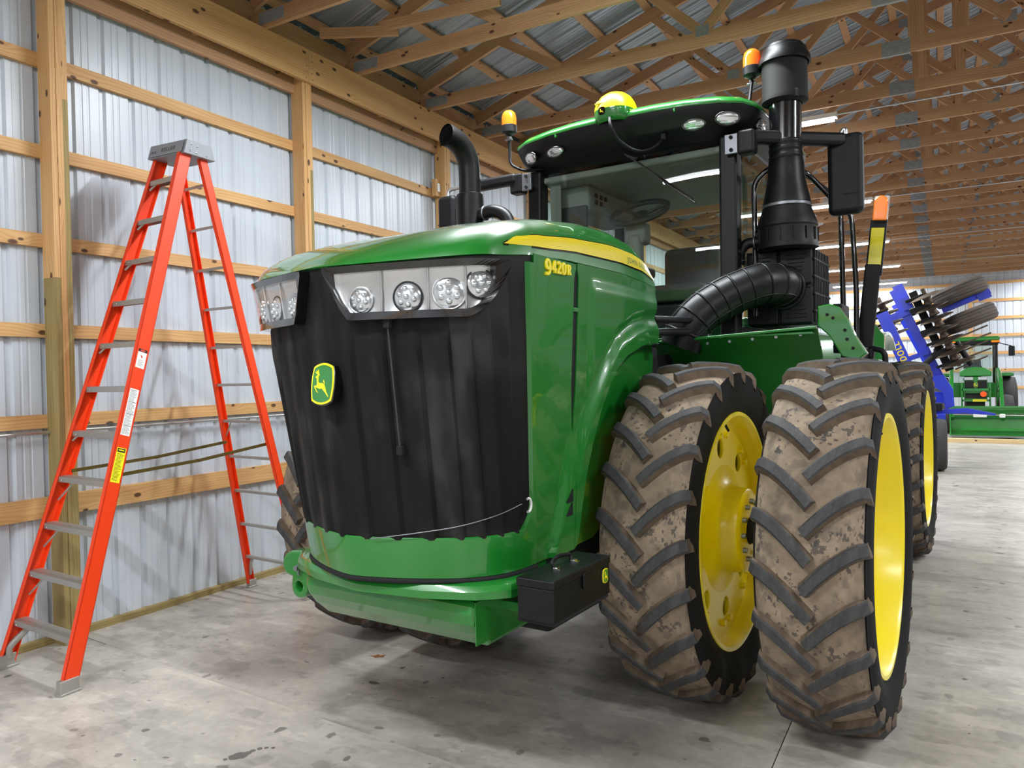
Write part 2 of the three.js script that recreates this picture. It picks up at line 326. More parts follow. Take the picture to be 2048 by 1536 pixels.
{ // ceiling: trusses, purlins, roof sheets
  const c = struct('ceiling', 'open roof of timber trusses, purlins and ribbed steel sheets', 'roof');
  const low = x => 4.97 + SL * (x - XW);             // lower edge of the top chord
  const W6 = 0.14, W4 = 0.089, cs = 1 / Math.hypot(1, SL), b = YT + W6;
  const zs = []; for (let z = -5.93 + 1.22 * 10; z > -13.2; z -= 1.22) zs.push(z); for (let z = -13.35; z > ZF + 0.4; z -= 1.245) zs.push(z);
  const webs = [[-3.42, -4.12, 0, 0], [-1.93, -2.82, 0, 0], [-1.93, -0.42, 0, 0], [0.56, -1.02, 0.038, 0], [2.3, 0.62, 0, 0], [2.3, 3.8, 0, 0]];
  function truss() {
    const t = new THREE.Group(); t.name = 'roof_truss';
    for (const s of [1, -1]) {
      const fx = x => s > 0 ? x : 2 * RIDGE - x;
      const P = (x, y, z) => V(fx(x), y, z);
      boardBetween('bottom_chord', P(XW, YT + W6 / 2, 0), P(-0.365, YT + W6 / 2, 0), W6, 0.038, Z1, M.truss, t);
      boardBetween('bottom_chord', P(-0.363, YT + W6 / 2, 0), P(RIDGE, YT + W6 / 2, 0), W6, 0.038, Z1, M.truss, t);
      const h = W6 / 2 / cs;
      boardBetween('top_chord', P(XW + 0.02, low(XW + 0.02) + h, 0), P(-0.5, low(-0.5) + h, 0), W6, 0.038, Z1, M.truss, t);
      boardBetween('top_chord', P(-0.498, low(-0.498) + h, 0), P(RIDGE, low(RIDGE) + h, 0), W6, 0.038, Z1, M.truss, t);
      for (const [xb, xt, dz] of webs) boardBetween('web', P(xb, b - 0.01, dz), P(xt, low(xt) + 0.03, dz), W4, 0.036, Z1, M.truss, t);
      for (const x of [-0.19, 0.205]) boardBetween('web', P(x, b, 0.002), P(x, low(x), 0.002), x < 0 ? W6 : W4, 0.036, Z1, M.truss, t);
      for (const dz of [0.0205, -0.0205]) {
        put('gusset_plate', box(0.25, W6 - 0.006, 0.003, fx(-0.365), YT + W6 / 2, dz), M.plate, t);
        put('gusset_plate', box(0.3, 0.1, 0.003, fx(-4.98), YT + W6 / 2 + 0.01, dz), M.plate, t);
        for (const x of [-1.93, 0.56, 2.3]) put('gusset_plate', box(0.13, 0.10, 0.003, fx(x), b + 0.005, dz), M.plate, t);
        for (const x of [-0.42]) put('gusset_plate', box(0.14, 0.12, 0.003, fx(x), low(x) + 0.04, dz), M.plate, t);
      }
      put('gusset_plate', box(0.25, 0.003, 0.036, fx(-0.365), YT - 0.0015, 0), M.plate, t);
    }
    return t;
  }
  const protos = [truss(), truss(), truss()];
  zs.forEach((z, i) => { const t = i < 3 ? protos[i] : protos[i % 3].clone(); c.add(t); t.position.z = z; });
  // purlins lie flat on the top chords
  const top = x => low(x) + W6 / cs, up = V(-SL, 1, 0).normalize(), upR = V(SL, 1, 0).normalize();
  for (const s of [1, -1]) for (let i = 0, x = XW + 0.05; x < RIDGE - 0.1; i++, x += 0.58) {
    const st = (i % 2) * 2.45;
    for (let z = ZB + st; z > ZF; z -= 4.9) {
      const z0 = Math.min(ZB, z), z1 = Math.max(ZF, z - 4.896); if (z0 - z1 < 0.1) continue;
      const xx = s > 0 ? x : 2 * RIDGE - x;
      boardBetween('purlin', V(xx, top(x) + 0.02, z0), V(xx, top(x) + 0.02, z1), W4, 0.038, s > 0 ? up : upR, M.truss, c);
    }
  }
  const Ls = (RIDGE - XW + 0.35) / cs, sheet = ribSheet(PW, Ls), ang = Math.atan(SL);
  for (const s of [1, -1]) for (let z = ZB; z > ZF; z -= PW) {
    const o = put('roof_sheet', sheet, M.roofSteel, c);
    // sheet: X -> -z, Y -> up the slope, rib side (-Z) -> outwards
    const xa = V(0, 0, s > 0 ? -1 : 1), ya = V(s * cs, SL * cs, 0), za = xa.clone().cross(ya);
    _m4.makeBasis(xa, ya, za); o.quaternion.setFromRotationMatrix(_m4);
    o.position.set(s > 0 ? XW - 0.35 : 2 * RIDGE - XW + 0.35, top(XW - 0.35) + 0.042 / cs + 0.005, s > 0 ? z : z - PW);
  }
  for (const s of [1, -1]) { const sk = put('outer_skin', box(Ls, 0.05, ZB - ZF + 0.4), M.plain, c); sk.rotation.z = s * ang; sk.position.set(s > 0 ? (XW - 0.35 + RIDGE) / 2 : RIDGE * 2 - (XW - 0.35 + RIDGE) / 2, (top(XW - 0.35) + top(RIDGE)) / 2 + 0.13, (ZB + ZF) / 2); }
  // loose bracing boards across the first trusses
  boardBetween('brace_board', V(-5.0, YT + 0.16, -5.30), V(-4.35, YT + 0.16, -5.64), 0.038, 0.089, Y1, M.truss, c);
  boardBetween('brace_board', V(-4.5, YT + 0.2, -5.56), V(-3.3, YT + 0.2, -5.72), 0.038, 0.089, Y1, M.truss, c);
  // eave fill above the header
  put('eave_board', board(ZB - ZF, 0.22, 0.03).rotateY(Math.PI / 2).translate(XW - 0.05, 4.98, (ZB + ZF) / 2), M.truss, c);
  put('eave_board', board(ZB - ZF, 0.22, 0.03).rotateY(Math.PI / 2).translate(XR + 0.05, 4.98, (ZB + ZF) / 2), M.truss, c);
}
{ // concrete floor in slabs
  const f = struct('floor', 'grey concrete slab floor with saw-cut joints and dark stains', 'floor');
  put('slab_bed', box(XR - XW + 0.4, 0.1, ZB - ZF + 0.4, (XR + XW) / 2, -0.062, (ZB + ZF) / 2), M.jointDark, f);
  const zl = (k, x) => clamp(-3.05 - 4.6 * k + 0.076 * (x + 5.3), ZF - 0.1, ZB + 0.1), xs = [XW - 0.1, -0.675, 3.925, 8.525, XR + 0.1];
  for (let i = 0; i < xs.length - 1; i++) for (let k = -3; k < 7; k++) {
    const e = 0.0028, x0 = xs[i] + e, x1 = xs[i + 1] - e;
    const pts = [[x0, zl(k, x0) - e], [x1, zl(k, x1) - e], [x1, zl(k + 1, x1) + e], [x0, zl(k + 1, x0) + e]];
    if (pts[0][1] - pts[3][1] < 0.05 && pts[1][1] - pts[2][1] < 0.05) continue;
    const g = extr(pts.map(([x, z]) => [x, -z]), 0.02, 0).rotateX(-Math.PI / 2).translate(0, -0.02, 0);
    const p = g.attributes.position, uv = g.attributes.uv, ou = hash(i, k + 9, 2), ov = hash(i, k + 9, 4);
    for (let q = 0; q < p.count; q++) uv.setXY(q, p.getX(q) / FT + (i === 0 && k < 0 ? 0 : ou), p.getZ(q) / FT + (i === 0 && k < 0 ? 0 : ov));
    put('concrete_slab', g, M.floor, f);
  }
  // pale filler dust in the joint ahead of the ladder
  boardBetween('joint_filler', V(-4.9, -0.006, zl(0, -4.9)), V(-0.72, -0.006, zl(0, -0.72)), 0.009, 0.01, Y1, M.joint, f);
}
// strip lights and their conduits
{
  const first = new THREE.Group(), L = 2.44;
  put('housing', box(L, 0.055, 0.11, 0, 0.0275, 0, 0.006), M.lampHousing, first);
  for (const s of [-1, 1]) put('end_cap', box(0.02, 0.062, 0.115, s * (L / 2 - 0.005), 0.026, 0, 0.004), M.lampHousing, first);
  for (const s of [-1, 1]) put('tube', new THREE.CylinderGeometry(0.014, 0.014, L - 0.06, 12).rotateZ(Math.PI / 2).translate(0, -0.02, s * 0.032), M.lampGlow, first);
  LIGHT_ROWS.forEach((x, r) => LIGHT_Z.forEach((z, i) => {
    const o = first.clone(); o.name = numbered('strip_light'); scene.add(o); o.position.set(x, 4.72, z);
    const where = ['left wall row', 'ridge row', 'right wall row'][r];
    const nth = ['nearest the far wall', 'second from the far wall', 'third from the far wall', 'fourth from the far wall', 'fifth from the far wall', 'above the big tractor', 'in the open aisle', 'nearest the front wall'][i];
    tag(o, 'white tube strip light, ' + where + ', ' + nth, 'light', 'strip lights, ' + where);
    const l = new THREE.RectAreaLight(STRIP_COLOR, STRIP_LIGHT, L - 0.06, 0.1); l.name = 'strip_lamp'; l.position.set(0, -0.04, 0); l.rotation.x = -Math.PI / 2; o.add(l);
    for (const s of [-1, 1]) put('hanger', new THREE.CylinderGeometry(0.004, 0.004, 0.05, 6).translate(s * 0.9, 0.075, 0), M.conduit, o);
    if (r < 2) {
      const c = thing('conduit', 'thin steel conduit from the strip light ' + nth + ', ' + ['left row', 'ridge row'][r], 'conduit', x + L / 2, 4.755, z, 0, 'conduits, ' + where);
      put('pipe', new THREE.CylinderGeometry(0.009, 0.009, 6.14 - L, 10).rotateZ(Math.PI / 2).translate((6.14 - L) / 2, 0, 0), M.conduit, c);
      put('coupling', new THREE.CylinderGeometry(0.014, 0.014, 0.05, 10).rotateZ(Math.PI / 2).translate(0.62, 0, 0), M.conduit, c);
      put('strap', box(0.02, 0.045, 0.03, 0.62, 0.012, 0, 0.003), M.conduit, c);
    }
  }));
}
{ // pipe along the left wall under a girt
  const p = thing('wall_pipe', 'shiny steel pipe running along the left wall under a girt', 'pipe', -5.225, 1.427, 0);
  put('pipe', new THREE.CylinderGeometry(0.012, 0.012, 24, 12).rotateX(Math.PI / 2).translate(0, 0, -7), M.conduit, p);
  for (let z = 4; z > -18; z -= 0.95) put('clip', box(0.03, 0.022, 0.02, -0.01, -0.012, z, 0.003), M.conduit, p);
}
// ---------------------------------------------------------------- the green articulated tractor
// local axes: +Z forward, +X its left side, origin on the floor under the front axle
const tractor = thing('tractor', 'large green articulated tractor with yellow dual wheels, black grille and glass cab', 'tractor', -1.975, 0, -3.89, -3.5 * D2R);
const TR = 0.9, FZ = -0.26, RZ = -4.17;
// --- wheels
const NL = 24;
const carc = x => 0.860 - 0.030 * (x / 0.25) ** 2;
function lugGeo(s) {
  const st = [], N = 9;
  for (let i = 0; i <= N; i++) {
    const t = i / N, x = s * (-0.012 + 0.284 * t), off = 0.195 * (1 - Math.pow(1 - t, 1.45));
    let top = TR - 0.028 * Math.pow(Math.abs(x) / 0.26, 2), base = carc(Math.min(Math.abs(x), 0.25)) - 0.012;
    if (t > 0.93) { top = 0.842; base = 0.775; }
    st.push({ x, a: off, top, base });
  }
  const pos = [], nor = [], uv = [], gT = [], gD = [];
  const pt = (x, a, r) => V(x, r * Math.sin(a / TR), r * Math.cos(a / TR));
  const secs = st.map((q, i) => {
    const p = st[Math.max(0, i - 1)], n = st[Math.min(N, i + 1)];
    let dx = n.x - p.x, da = n.a - p.a; const L = Math.hypot(dx, da); dx /= L; da /= L;
    const wx = -da * s, wa = dx * s, ht = 0.0215 + 0.004 * (i / N), hb = 0.038;
    const P = (h, r) => pt(q.x + wx * h, q.a + wa * h, r);
    return [P(-hb, q.base), P(-ht - 0.004, q.top - 0.008), P(-ht + 0.004, q.top), P(ht - 0.004, q.top), P(ht + 0.004, q.top - 0.008), P(hb, q.base)];
  });
  const quads = { top: [], dust: [] };
  for (let i = 0; i < N; i++) for (let j = 0; j < 5; j++) (j === 0 || j === 4 ? quads.dust : quads.top).push([secs[i][j], secs[i][j + 1], secs[i + 1][j + 1], secs[i + 1][j]]);
  for (const e of [0, N]) { quads.dust.push([secs[e][0], secs[e][1], secs[e][4], secs[e][5]]); quads.top.push([secs[e][1], secs[e][2], secs[e][3], secs[e][4]]); }
  const mk = list => {
    const p = [], u = [];
    for (const q of list) for (const k of [0, 1, 2, 0, 2, 3]) { p.push(q[k].x, q[k].y, q[k].z); u.push(q[k].x * 2.5 + 0.3, (q[k].y + q[k].z) * 2); }
    const g = new THREE.BufferGeometry(); g.setAttribute('position', new THREE.Float32BufferAttribute(p, 3)); g.setAttribute('uv', new THREE.Float32BufferAttribute(u, 2)); g.computeVertexNormals(); return g;
  };
  const a = mk(quads.top), d = mk(quads.dust);
  const g = mergeGeometries([a, d], true); return g;
}
const lugG = { 1: lugGeo(1), [-1]: lugGeo(-1) };
const lugM = [M.lugTop, M.lugDust];
const treadG = latheX([[-0.25, 0.826], [-0.2, 0.841], [-0.12, 0.853], [0, 0.860], [0.12, 0.853], [0.2, 0.841], [0.25, 0.826]], 96, 0);
{ const uv = treadG.attributes.uv; for (let i = 0; i < uv.count; i++) uv.setXY(i, uv.getX(i) * 3, uv.getY(i)); }
const sideP = [[0.25, 0.828], [0.268, 0.80], [0.277, 0.755], [0.272, 0.70], [0.255, 0.655], [0.238, 0.628], [0.225, 0.60]];
const sideG = mg([latheX(sideP, 96, 0), latheX(sideP.map(([x, r]) => [-x, r]), 96, 0), latheX([[0.2512, 0.826], [0.258, 0.835], [0.262, 0.80]], 96, 0)]);
function holeDisc(r0, r1, holes, hr, rh, depth) {
  const s = new THREE.Shape(); s.absarc(0, 0, r1, 0, Math.PI * 2, false);
  const h0 = new THREE.Path(); h0.absarc(0, 0, r0, 0, Math.PI * 2, true); s.holes.push(h0);
  for (let i = 0; i < holes; i++) { const a = i / holes * Math.PI * 2 + 0.052, h = new THREE.Path(); h.absellipse(hr * Math.cos(a), hr * Math.sin(a), rh, rh, 0, Math.PI * 2, true); s.holes.push(h); }
  return new THREE.ExtrudeGeometry(s, { depth, bevelEnabled: true, bevelThickness: 0.006, bevelSize: 0.006, bevelSegments: 2, curveSegments: 24 }).rotateY(Math.PI / 2);
}
const rimInnerP = [[0.232, 0.63], [0.244, 0.625], [0.244, 0.606], [0.225, 0.596], [0.19, 0.585], [0.12, 0.578], [0.08, 0.552], [-0.06, 0.545], [-0.12, 0.575], [-0.22, 0.585], [-0.244, 0.61], [-0.244, 0.625]];
const rimOuterP = [[0.232, 0.63], [0.244, 0.625], [0.244, 0.606], [0.225, 0.596], [0.15, 0.587], [0.10, 0.566], [-0.02, 0.560], [-0.10, 0.555], [-0.16, 0.575], [-0.22, 0.588], [-0.244, 0.61], [-0.244, 0.625]];
const hubP = [[0.142, 0.34], [0.155, 0.30], [0.18, 0.25], [0.21, 0.228], [0.30, 0.218], [0.312, 0.205], [0.315, 0.19], [0.315, 0.075]];
const flip = p => p.map(([x, r]) => [-x, r]);
const WG = {};
for (const s of [1, -1]) {
  const f = s > 0 ? p => p : flip;
  WG[s] = {
    rimI: latheX(f(rimInnerP), 72), rimO: latheX(f(rimOuterP), 72), hub: latheX(f(hubP), 48),
    disc: holeDisc(0.3, 0.578, 8, 0.43, 0.056, 0.014).translate(s > 0 ? 0.122 : -0.136, 0, 0), discO: holeDisc(0.12, 0.57, 8, 0.42, 0.056, 0.018).translate(s > 0 ? -0.2 : 0.18, 0, 0),
    bolt: new THREE.CylinderGeometry(0.014, 0.014, 0.03, 6).rotateZ(Math.PI / 2), lugnut: new THREE.CylinderGeometry(0.018, 0.018, 0.03, 6).rotateZ(Math.PI / 2),
    axle: new THREE.CylinderGeometry(0.068, 0.068, 0.75, 24).rotateZ(Math.PI / 2),
  };
}
function wheel(X, Z, s, outer, single, phase) {
  const w = grp('wheel', tractor); w.position.set(X, TR, Z); w.scale.x = 0.84;
  put('tread', treadG, M.tread, w); put('sidewall', sideG, M.sidewall, w);
  const G = WG[s];
  put('rim', outer ? G.rimO : G.rimI, M.rimYellow, w);
  if (outer) {
    put('disc', G.discO, M.rimYellow, w); put('hub', latheX([[-0.26, 0.15], [-0.15, 0.15], [-0.14, 0.13], [-0.06, 0.12], [-0.05, 0.1], [-0.05, 0]].map(([x, r]) => [s * x, r]), 32), M.matte, w);
    for (let i = 0; i < 10; i++) { const a = i / 10 * Math.PI * 2; put('bolt', G.bolt, M.steelGrey, w).position.set(s * -0.17, 0.22 * Math.cos(a), 0.22 * Math.sin(a)); }
  }
  else {
    put('disc', G.disc, M.rimYellow, w); put('hub', G.hub, M.rimYellow, w);
    put('axle', G.axle, M.matte, w).position.x = s * 0.57;
    for (let i = 0; i < 12; i++) { const a = i / 12 * Math.PI * 2; put('bolt', G.bolt, M.steelGrey, w).position.set(s * 0.325, 0.155 * Math.cos(a), 0.155 * Math.sin(a)); }
    for (let i = 0; i < 8; i++) for (const d of [-0.1, 0.1]) { const a = i / 8 * Math.PI * 2 + d; put('bolt', G.lugnut, M.rimYellow, w).position.set(s * 0.152, 0.50 * Math.cos(a), 0.49 * Math.sin(a)); }
  }
  const list = [];
  for (const q of [1, -1]) for (let i = 0; i < NL; i++) {
    const a = -(i + (q > 0 ? 0 : 0.5)) / NL * Math.PI * 2 + phase;
    if (single) { const l = put('lug', lugG[q], lugM, w); l.rotation.x = a; }
    else { const g = lugG[q].clone(); g.clearGroups(); list.push(g.rotateX(a)); }
  }
  if (!single) { const l = put('lugs', mg(list), M.lugTop, w); l.userData.kind = 'stuff'; }
  // valve stem
  put('valve', rod(V(s * 0.2, 0.57, 0.1), V(s * 0.225, 0.53, 0.1), 0.008, 8), M.matte, w);
  return w;
}
wheel(1.525, FZ, 1, true, true, 0.05); wheel(0.80, FZ, 1, false, true, 0.12);
wheel(-0.78, FZ, -1, false, true, 0.02); wheel(-1.44, FZ, -1, true, true, 0.16);
wheel(1.385, RZ, 1, true, true, 0.1); wheel(0.68, RZ, 1, false, false, 0.07);
wheel(-0.72, RZ, -1, false, false, 0.03); wheel(-1.43, RZ, -1, true, false, 0.11);
{ // chassis
  const c = grp('chassis', tractor);
  put('front_frame', box(0.84, 0.66, 2.1, 0, 0.87, -0.3, 0.03), M.matte, c);
  put('rear_frame', box(0.84, 0.62, 2.7, 0, 0.88, -4.0, 0.03), M.matte, c);
  put('front_axle_housing', latheX([[-0.62, 0.14], [-0.6, 0.19], [-0.3, 0.22], [0, 0.26], [0.3, 0.22], [0.6, 0.19], [0.62, 0.14]], 24).translate(0, TR, FZ), M.greenRough, c);
  put('rear_axle_housing', latheX([[-0.62, 0.14], [-0.6, 0.19], [-0.3, 0.22], [0, 0.26], [0.3, 0.22], [0.6, 0.19], [0.62, 0.14]], 24).translate(0, TR, RZ), M.greenRough, c);
  put('articulation_joint', rod(V(0, 0.65, -1.95), V(0, 1.35, -1.95), 0.18, 20), M.matte, c);
  put('centre_frame', box(0.7, 0.6, 1.8, 0, 0.86, -1.9, 0.03), M.matte, c);
  put('fuel_tank', box(1.0, 0.62, 1.1, 0, 1.5, -3.35, 0.08), M.black, c);
}
// --- nose: plan profile at the top and the bottom of the grille, blended by height
const profT = [[0, 1.745], [0.15, 1.72], [0.3, 1.672], [0.45, 1.62], [0.55, 1.572], [0.62, 1.51], [0.645, 1.40], [0.648, 1.2]];
const profB = [[0, 1.61], [0.14, 1.58], [0.28, 1.525], [0.41, 1.455], [0.49, 1.385], [0.54, 1.31], [0.563, 1.22], [0.57, 1.1]];
const NY0 = 1.10, NY1 = 2.18;
const nodes = profT.map((_, i) => i / (profT.length - 1));
function profAt(q, y) { // q in [-1, 1]
  const s = Math.sign(q) || 1, a = Math.abs(q) * (profT.length - 1), t = (y - NY0) / (NY1 - NY0);
  const get = (P) => {
    const i = Math.min(Math.floor(a), P.length - 2), f = a - i, at = k => P[clamp(k, 0, P.length - 1)];
    const p0 = i === 0 ? [-P[1][0], P[1][1]] : at(i - 1), p1 = at(i), p2 = at(i + 1), p3 = at(i + 2), r = [];
    for (const k of [0, 1]) r.push(0.5 * (2 * p1[k] + (p2[k] - p0[k]) * f + (2 * p0[k] - 5 * p1[k] + 4 * p2[k] - p3[k]) * f * f + (3 * p1[k] - p0[k] - 3 * p2[k] + p3[k]) * f * f * f));
    return r;
  };
  const A = get(profT), B = get(profB);
  return V(s * lerp(B[0], A[0], t), y, lerp(B[1], A[1], t));
}
function nose(q, y, off = 0) {
  const p = profAt(q, y); if (!off) return p;
  const e = 0.004, a = profAt(clamp(q - e, -1, 1), y), b = profAt(clamp(q + e, -1, 1), y), t = b.sub(a).normalize();
  return p.add(V(-t.z, 0, t.x).multiplyScalar(off));   // normal in plan: t = +x at the nose -> +z
}
function tab(t) { return x => { if (x >= t[0][0]) return t[0][1]; for (let i = 1; i < t.length; i++) if (x >= t[i][0]) { const f = (x - t[i][0]) / (t[i - 1][0] - t[i][0]); const g = f * f * (3 - 2 * f) * 0.3 + f * 0.7; return lerp(t[i][1], t[i - 1][1], g); } return t[t.length - 1][1]; }; }
const hoodCrown = tab([[1.72, 2.20], [1.66, 2.235], [1.55, 2.28], [1.4, 2.335], [1.2, 2.39], [0.9, 2.445], [0.6, 2.48], [0.3, 2.495], [0.05, 2.48], [-0.08, 2.45], [-0.18, 2.40], [-0.26, 2.34]]);
const hoodLip = tab([[1.72, 2.175], [1.45, 2.195], [1.2, 2.222], [0.9, 2.236], [0.3, 2.245], [-0.26, 2.225]]);
const hoodW = tab([[1.2, 0.645], [0.8, 0.63], [0.3, 0.605], [0, 0.585], [-0.26, 0.555]]);
{ // grille: folded screen strips, seen edge on at the right-hand side
  const g = grp('grille', tractor), NS = 16, notch = 0.028;
  const bot = q => Math.abs(q) > 0.86 ? NY0 + 0.015 + 0.16 * Math.pow((Math.abs(q) - 0.86) / 0.14, 2) : NY0 + 0.015;
  for (let i = 0; i < NS; i++) {
    const q0 = -1 + 2 * i / NS, q1 = q0 + 2 / NS, rows = [];
    for (let j = 0; j <= 22; j++) {
      const row = [];
      for (let k = 0; k <= 8; k++) {
        const f = k / 8, q = lerp(q0, q1, f), y = lerp(bot(q), hoodLip(profAt(q, NY1).z) - 0.004, j / 22), fade = 1 - sstep(1.85, 2.0, y);
        const edge = 1 - sstep(0.86, 0.98, Math.abs(q));
        // each strip bulges gently and ends in a sharp fold
        const fold = (f < 0.82 ? 0.5 * Math.pow(f / 0.82, 2) : (1 - f) / 0.18 * 0.5) * 0.04 * fade * edge;
        row.push(nose(q, y, -0.012 + fold));
      }
      rows.push(row);
    }
    put('screen_strip', grid(rows, 0.5, (a, b, p) => [p.x * 0.8 + 0.5 + i * 0.013, p.y * 0.8]), M.grille, g);
  }
  // latch bar seen behind the screen, wire and hook
  const bar = []; for (let j = 0; j <= 8; j++) bar.push(nose(0.27, lerp(1.48, 1.95, j / 8), 0.012));
  put('latch_bar', tube(bar, 0.004, 12, 8), std(0x3a3836, 0.8), g);
  for (const y of [1.47, 1.95]) put('latch_clip', box(0.03, 0.035, 0.02, ...nose(0.27, y, 0.012).toArray(), 0.004), M.matte, g);
  const wire = []; for (let j = 0; j <= 10; j++) { const q = lerp(0.12, 0.87, j / 10); wire.push(nose(q, lerp(1.12, 1.235, j / 10), 0.014)); }
  put('wire', tube(wire, 0.0022, 24, 6), M.steelGrey, g);
  const hk = []; for (let j = 0; j <= 10; j++) { const a = lerp(1.9, -1.9, j / 10), c = nose(0.905, 1.225, 0.02); hk.push(c.add(V(0, Math.sin(a) * 0.027, -Math.cos(a) * 0.022))); }
  put('hook', tube(hk, 0.005, 24, 8), M.white, g);
  put('rear_panel', box(0.9, 0.98, 0.05, 0, 1.64, 1.16), M.matte, g);
}
function deer() { // leaping deer outline, unit square
  return shp([[0.20, 0.80], [0.245, 0.775], [0.265, 0.83], [0.29, 0.785], [0.315, 0.845], [0.345, 0.79], [0.36, 0.75], [0.385, 0.72], [0.375, 0.70], [0.35, 0.715], [0.345, 0.66], [0.35, 0.58], [0.385, 0.545], [0.52, 0.545], [0.60, 0.515], [0.655, 0.44], [0.70, 0.36], [0.765, 0.29], [0.80, 0.235], [0.75, 0.265], [0.66, 0.335], [0.56, 0.395], [0.52, 0.425], [0.42, 0.415], [0.33, 0.44], [0.25, 0.455], [0.30, 0.39], [0.38, 0.32], [0.29, 0.37], [0.20, 0.465], [0.20, 0.485], [0.28, 0.495], [0.305, 0.50], [0.295, 0.56], [0.285, 0.64], [0.255, 0.66], [0.215, 0.675], [0.265, 0.70], [0.30, 0.715], [0.29, 0.745], [0.25, 0.745]]);
}
const badgePts = (w, h) => { const s = new THREE.Shape(); s.moveTo(-0.42 * w, 0.40 * h); s.quadraticCurveTo(0, 0.58 * h, 0.42 * w, 0.40 * h); s.quadraticCurveTo(0.56 * w, 0, 0.42 * w, -0.40 * h); s.quadraticCurveTo(0, -0.58 * h, -0.42 * w, -0.40 * h); s.quadraticCurveTo(-0.56 * w, 0, -0.42 * w, 0.40 * h); return s; };
function badge(parent, w, h, depth) { // shield badge facing +Z, origin at its back
  const b = grp('badge', parent);
  put('badge_back', extr(badgePts(w * 1.06, h * 1.06), depth, 0.004), M.gloss, b);
  put('badge_rim', extr(badgePts(w, h), 0.003, 0.001).translate(0, 0, depth + 0.003), M.yellow, b);
  put('badge_field', extr(badgePts(w * 0.88, h * 0.9), 0.003, 0.0008).translate(0, 0, depth + 0.0045), M.green, b);
  const k = 1.08; put('badge_deer', mg([extr(deer(), 0.0015, 0), extr([[0.555, 0.57], [0.60, 0.53], [0.615, 0.52], [0.60, 0.57], [0.56, 0.62]], 0.0015, 0)]).translate(-0.5, -0.53, 0).scale(w * k, h * k, 1).translate(0, 0, depth + 0.0085), M.yellow, b);
  return b;
}
{ const b = badge(tractor, 0.125, 0.165, 0.03); b.position.copy(nose(0, 1.725, -0.002)); b.rotation.x = -0.14; }
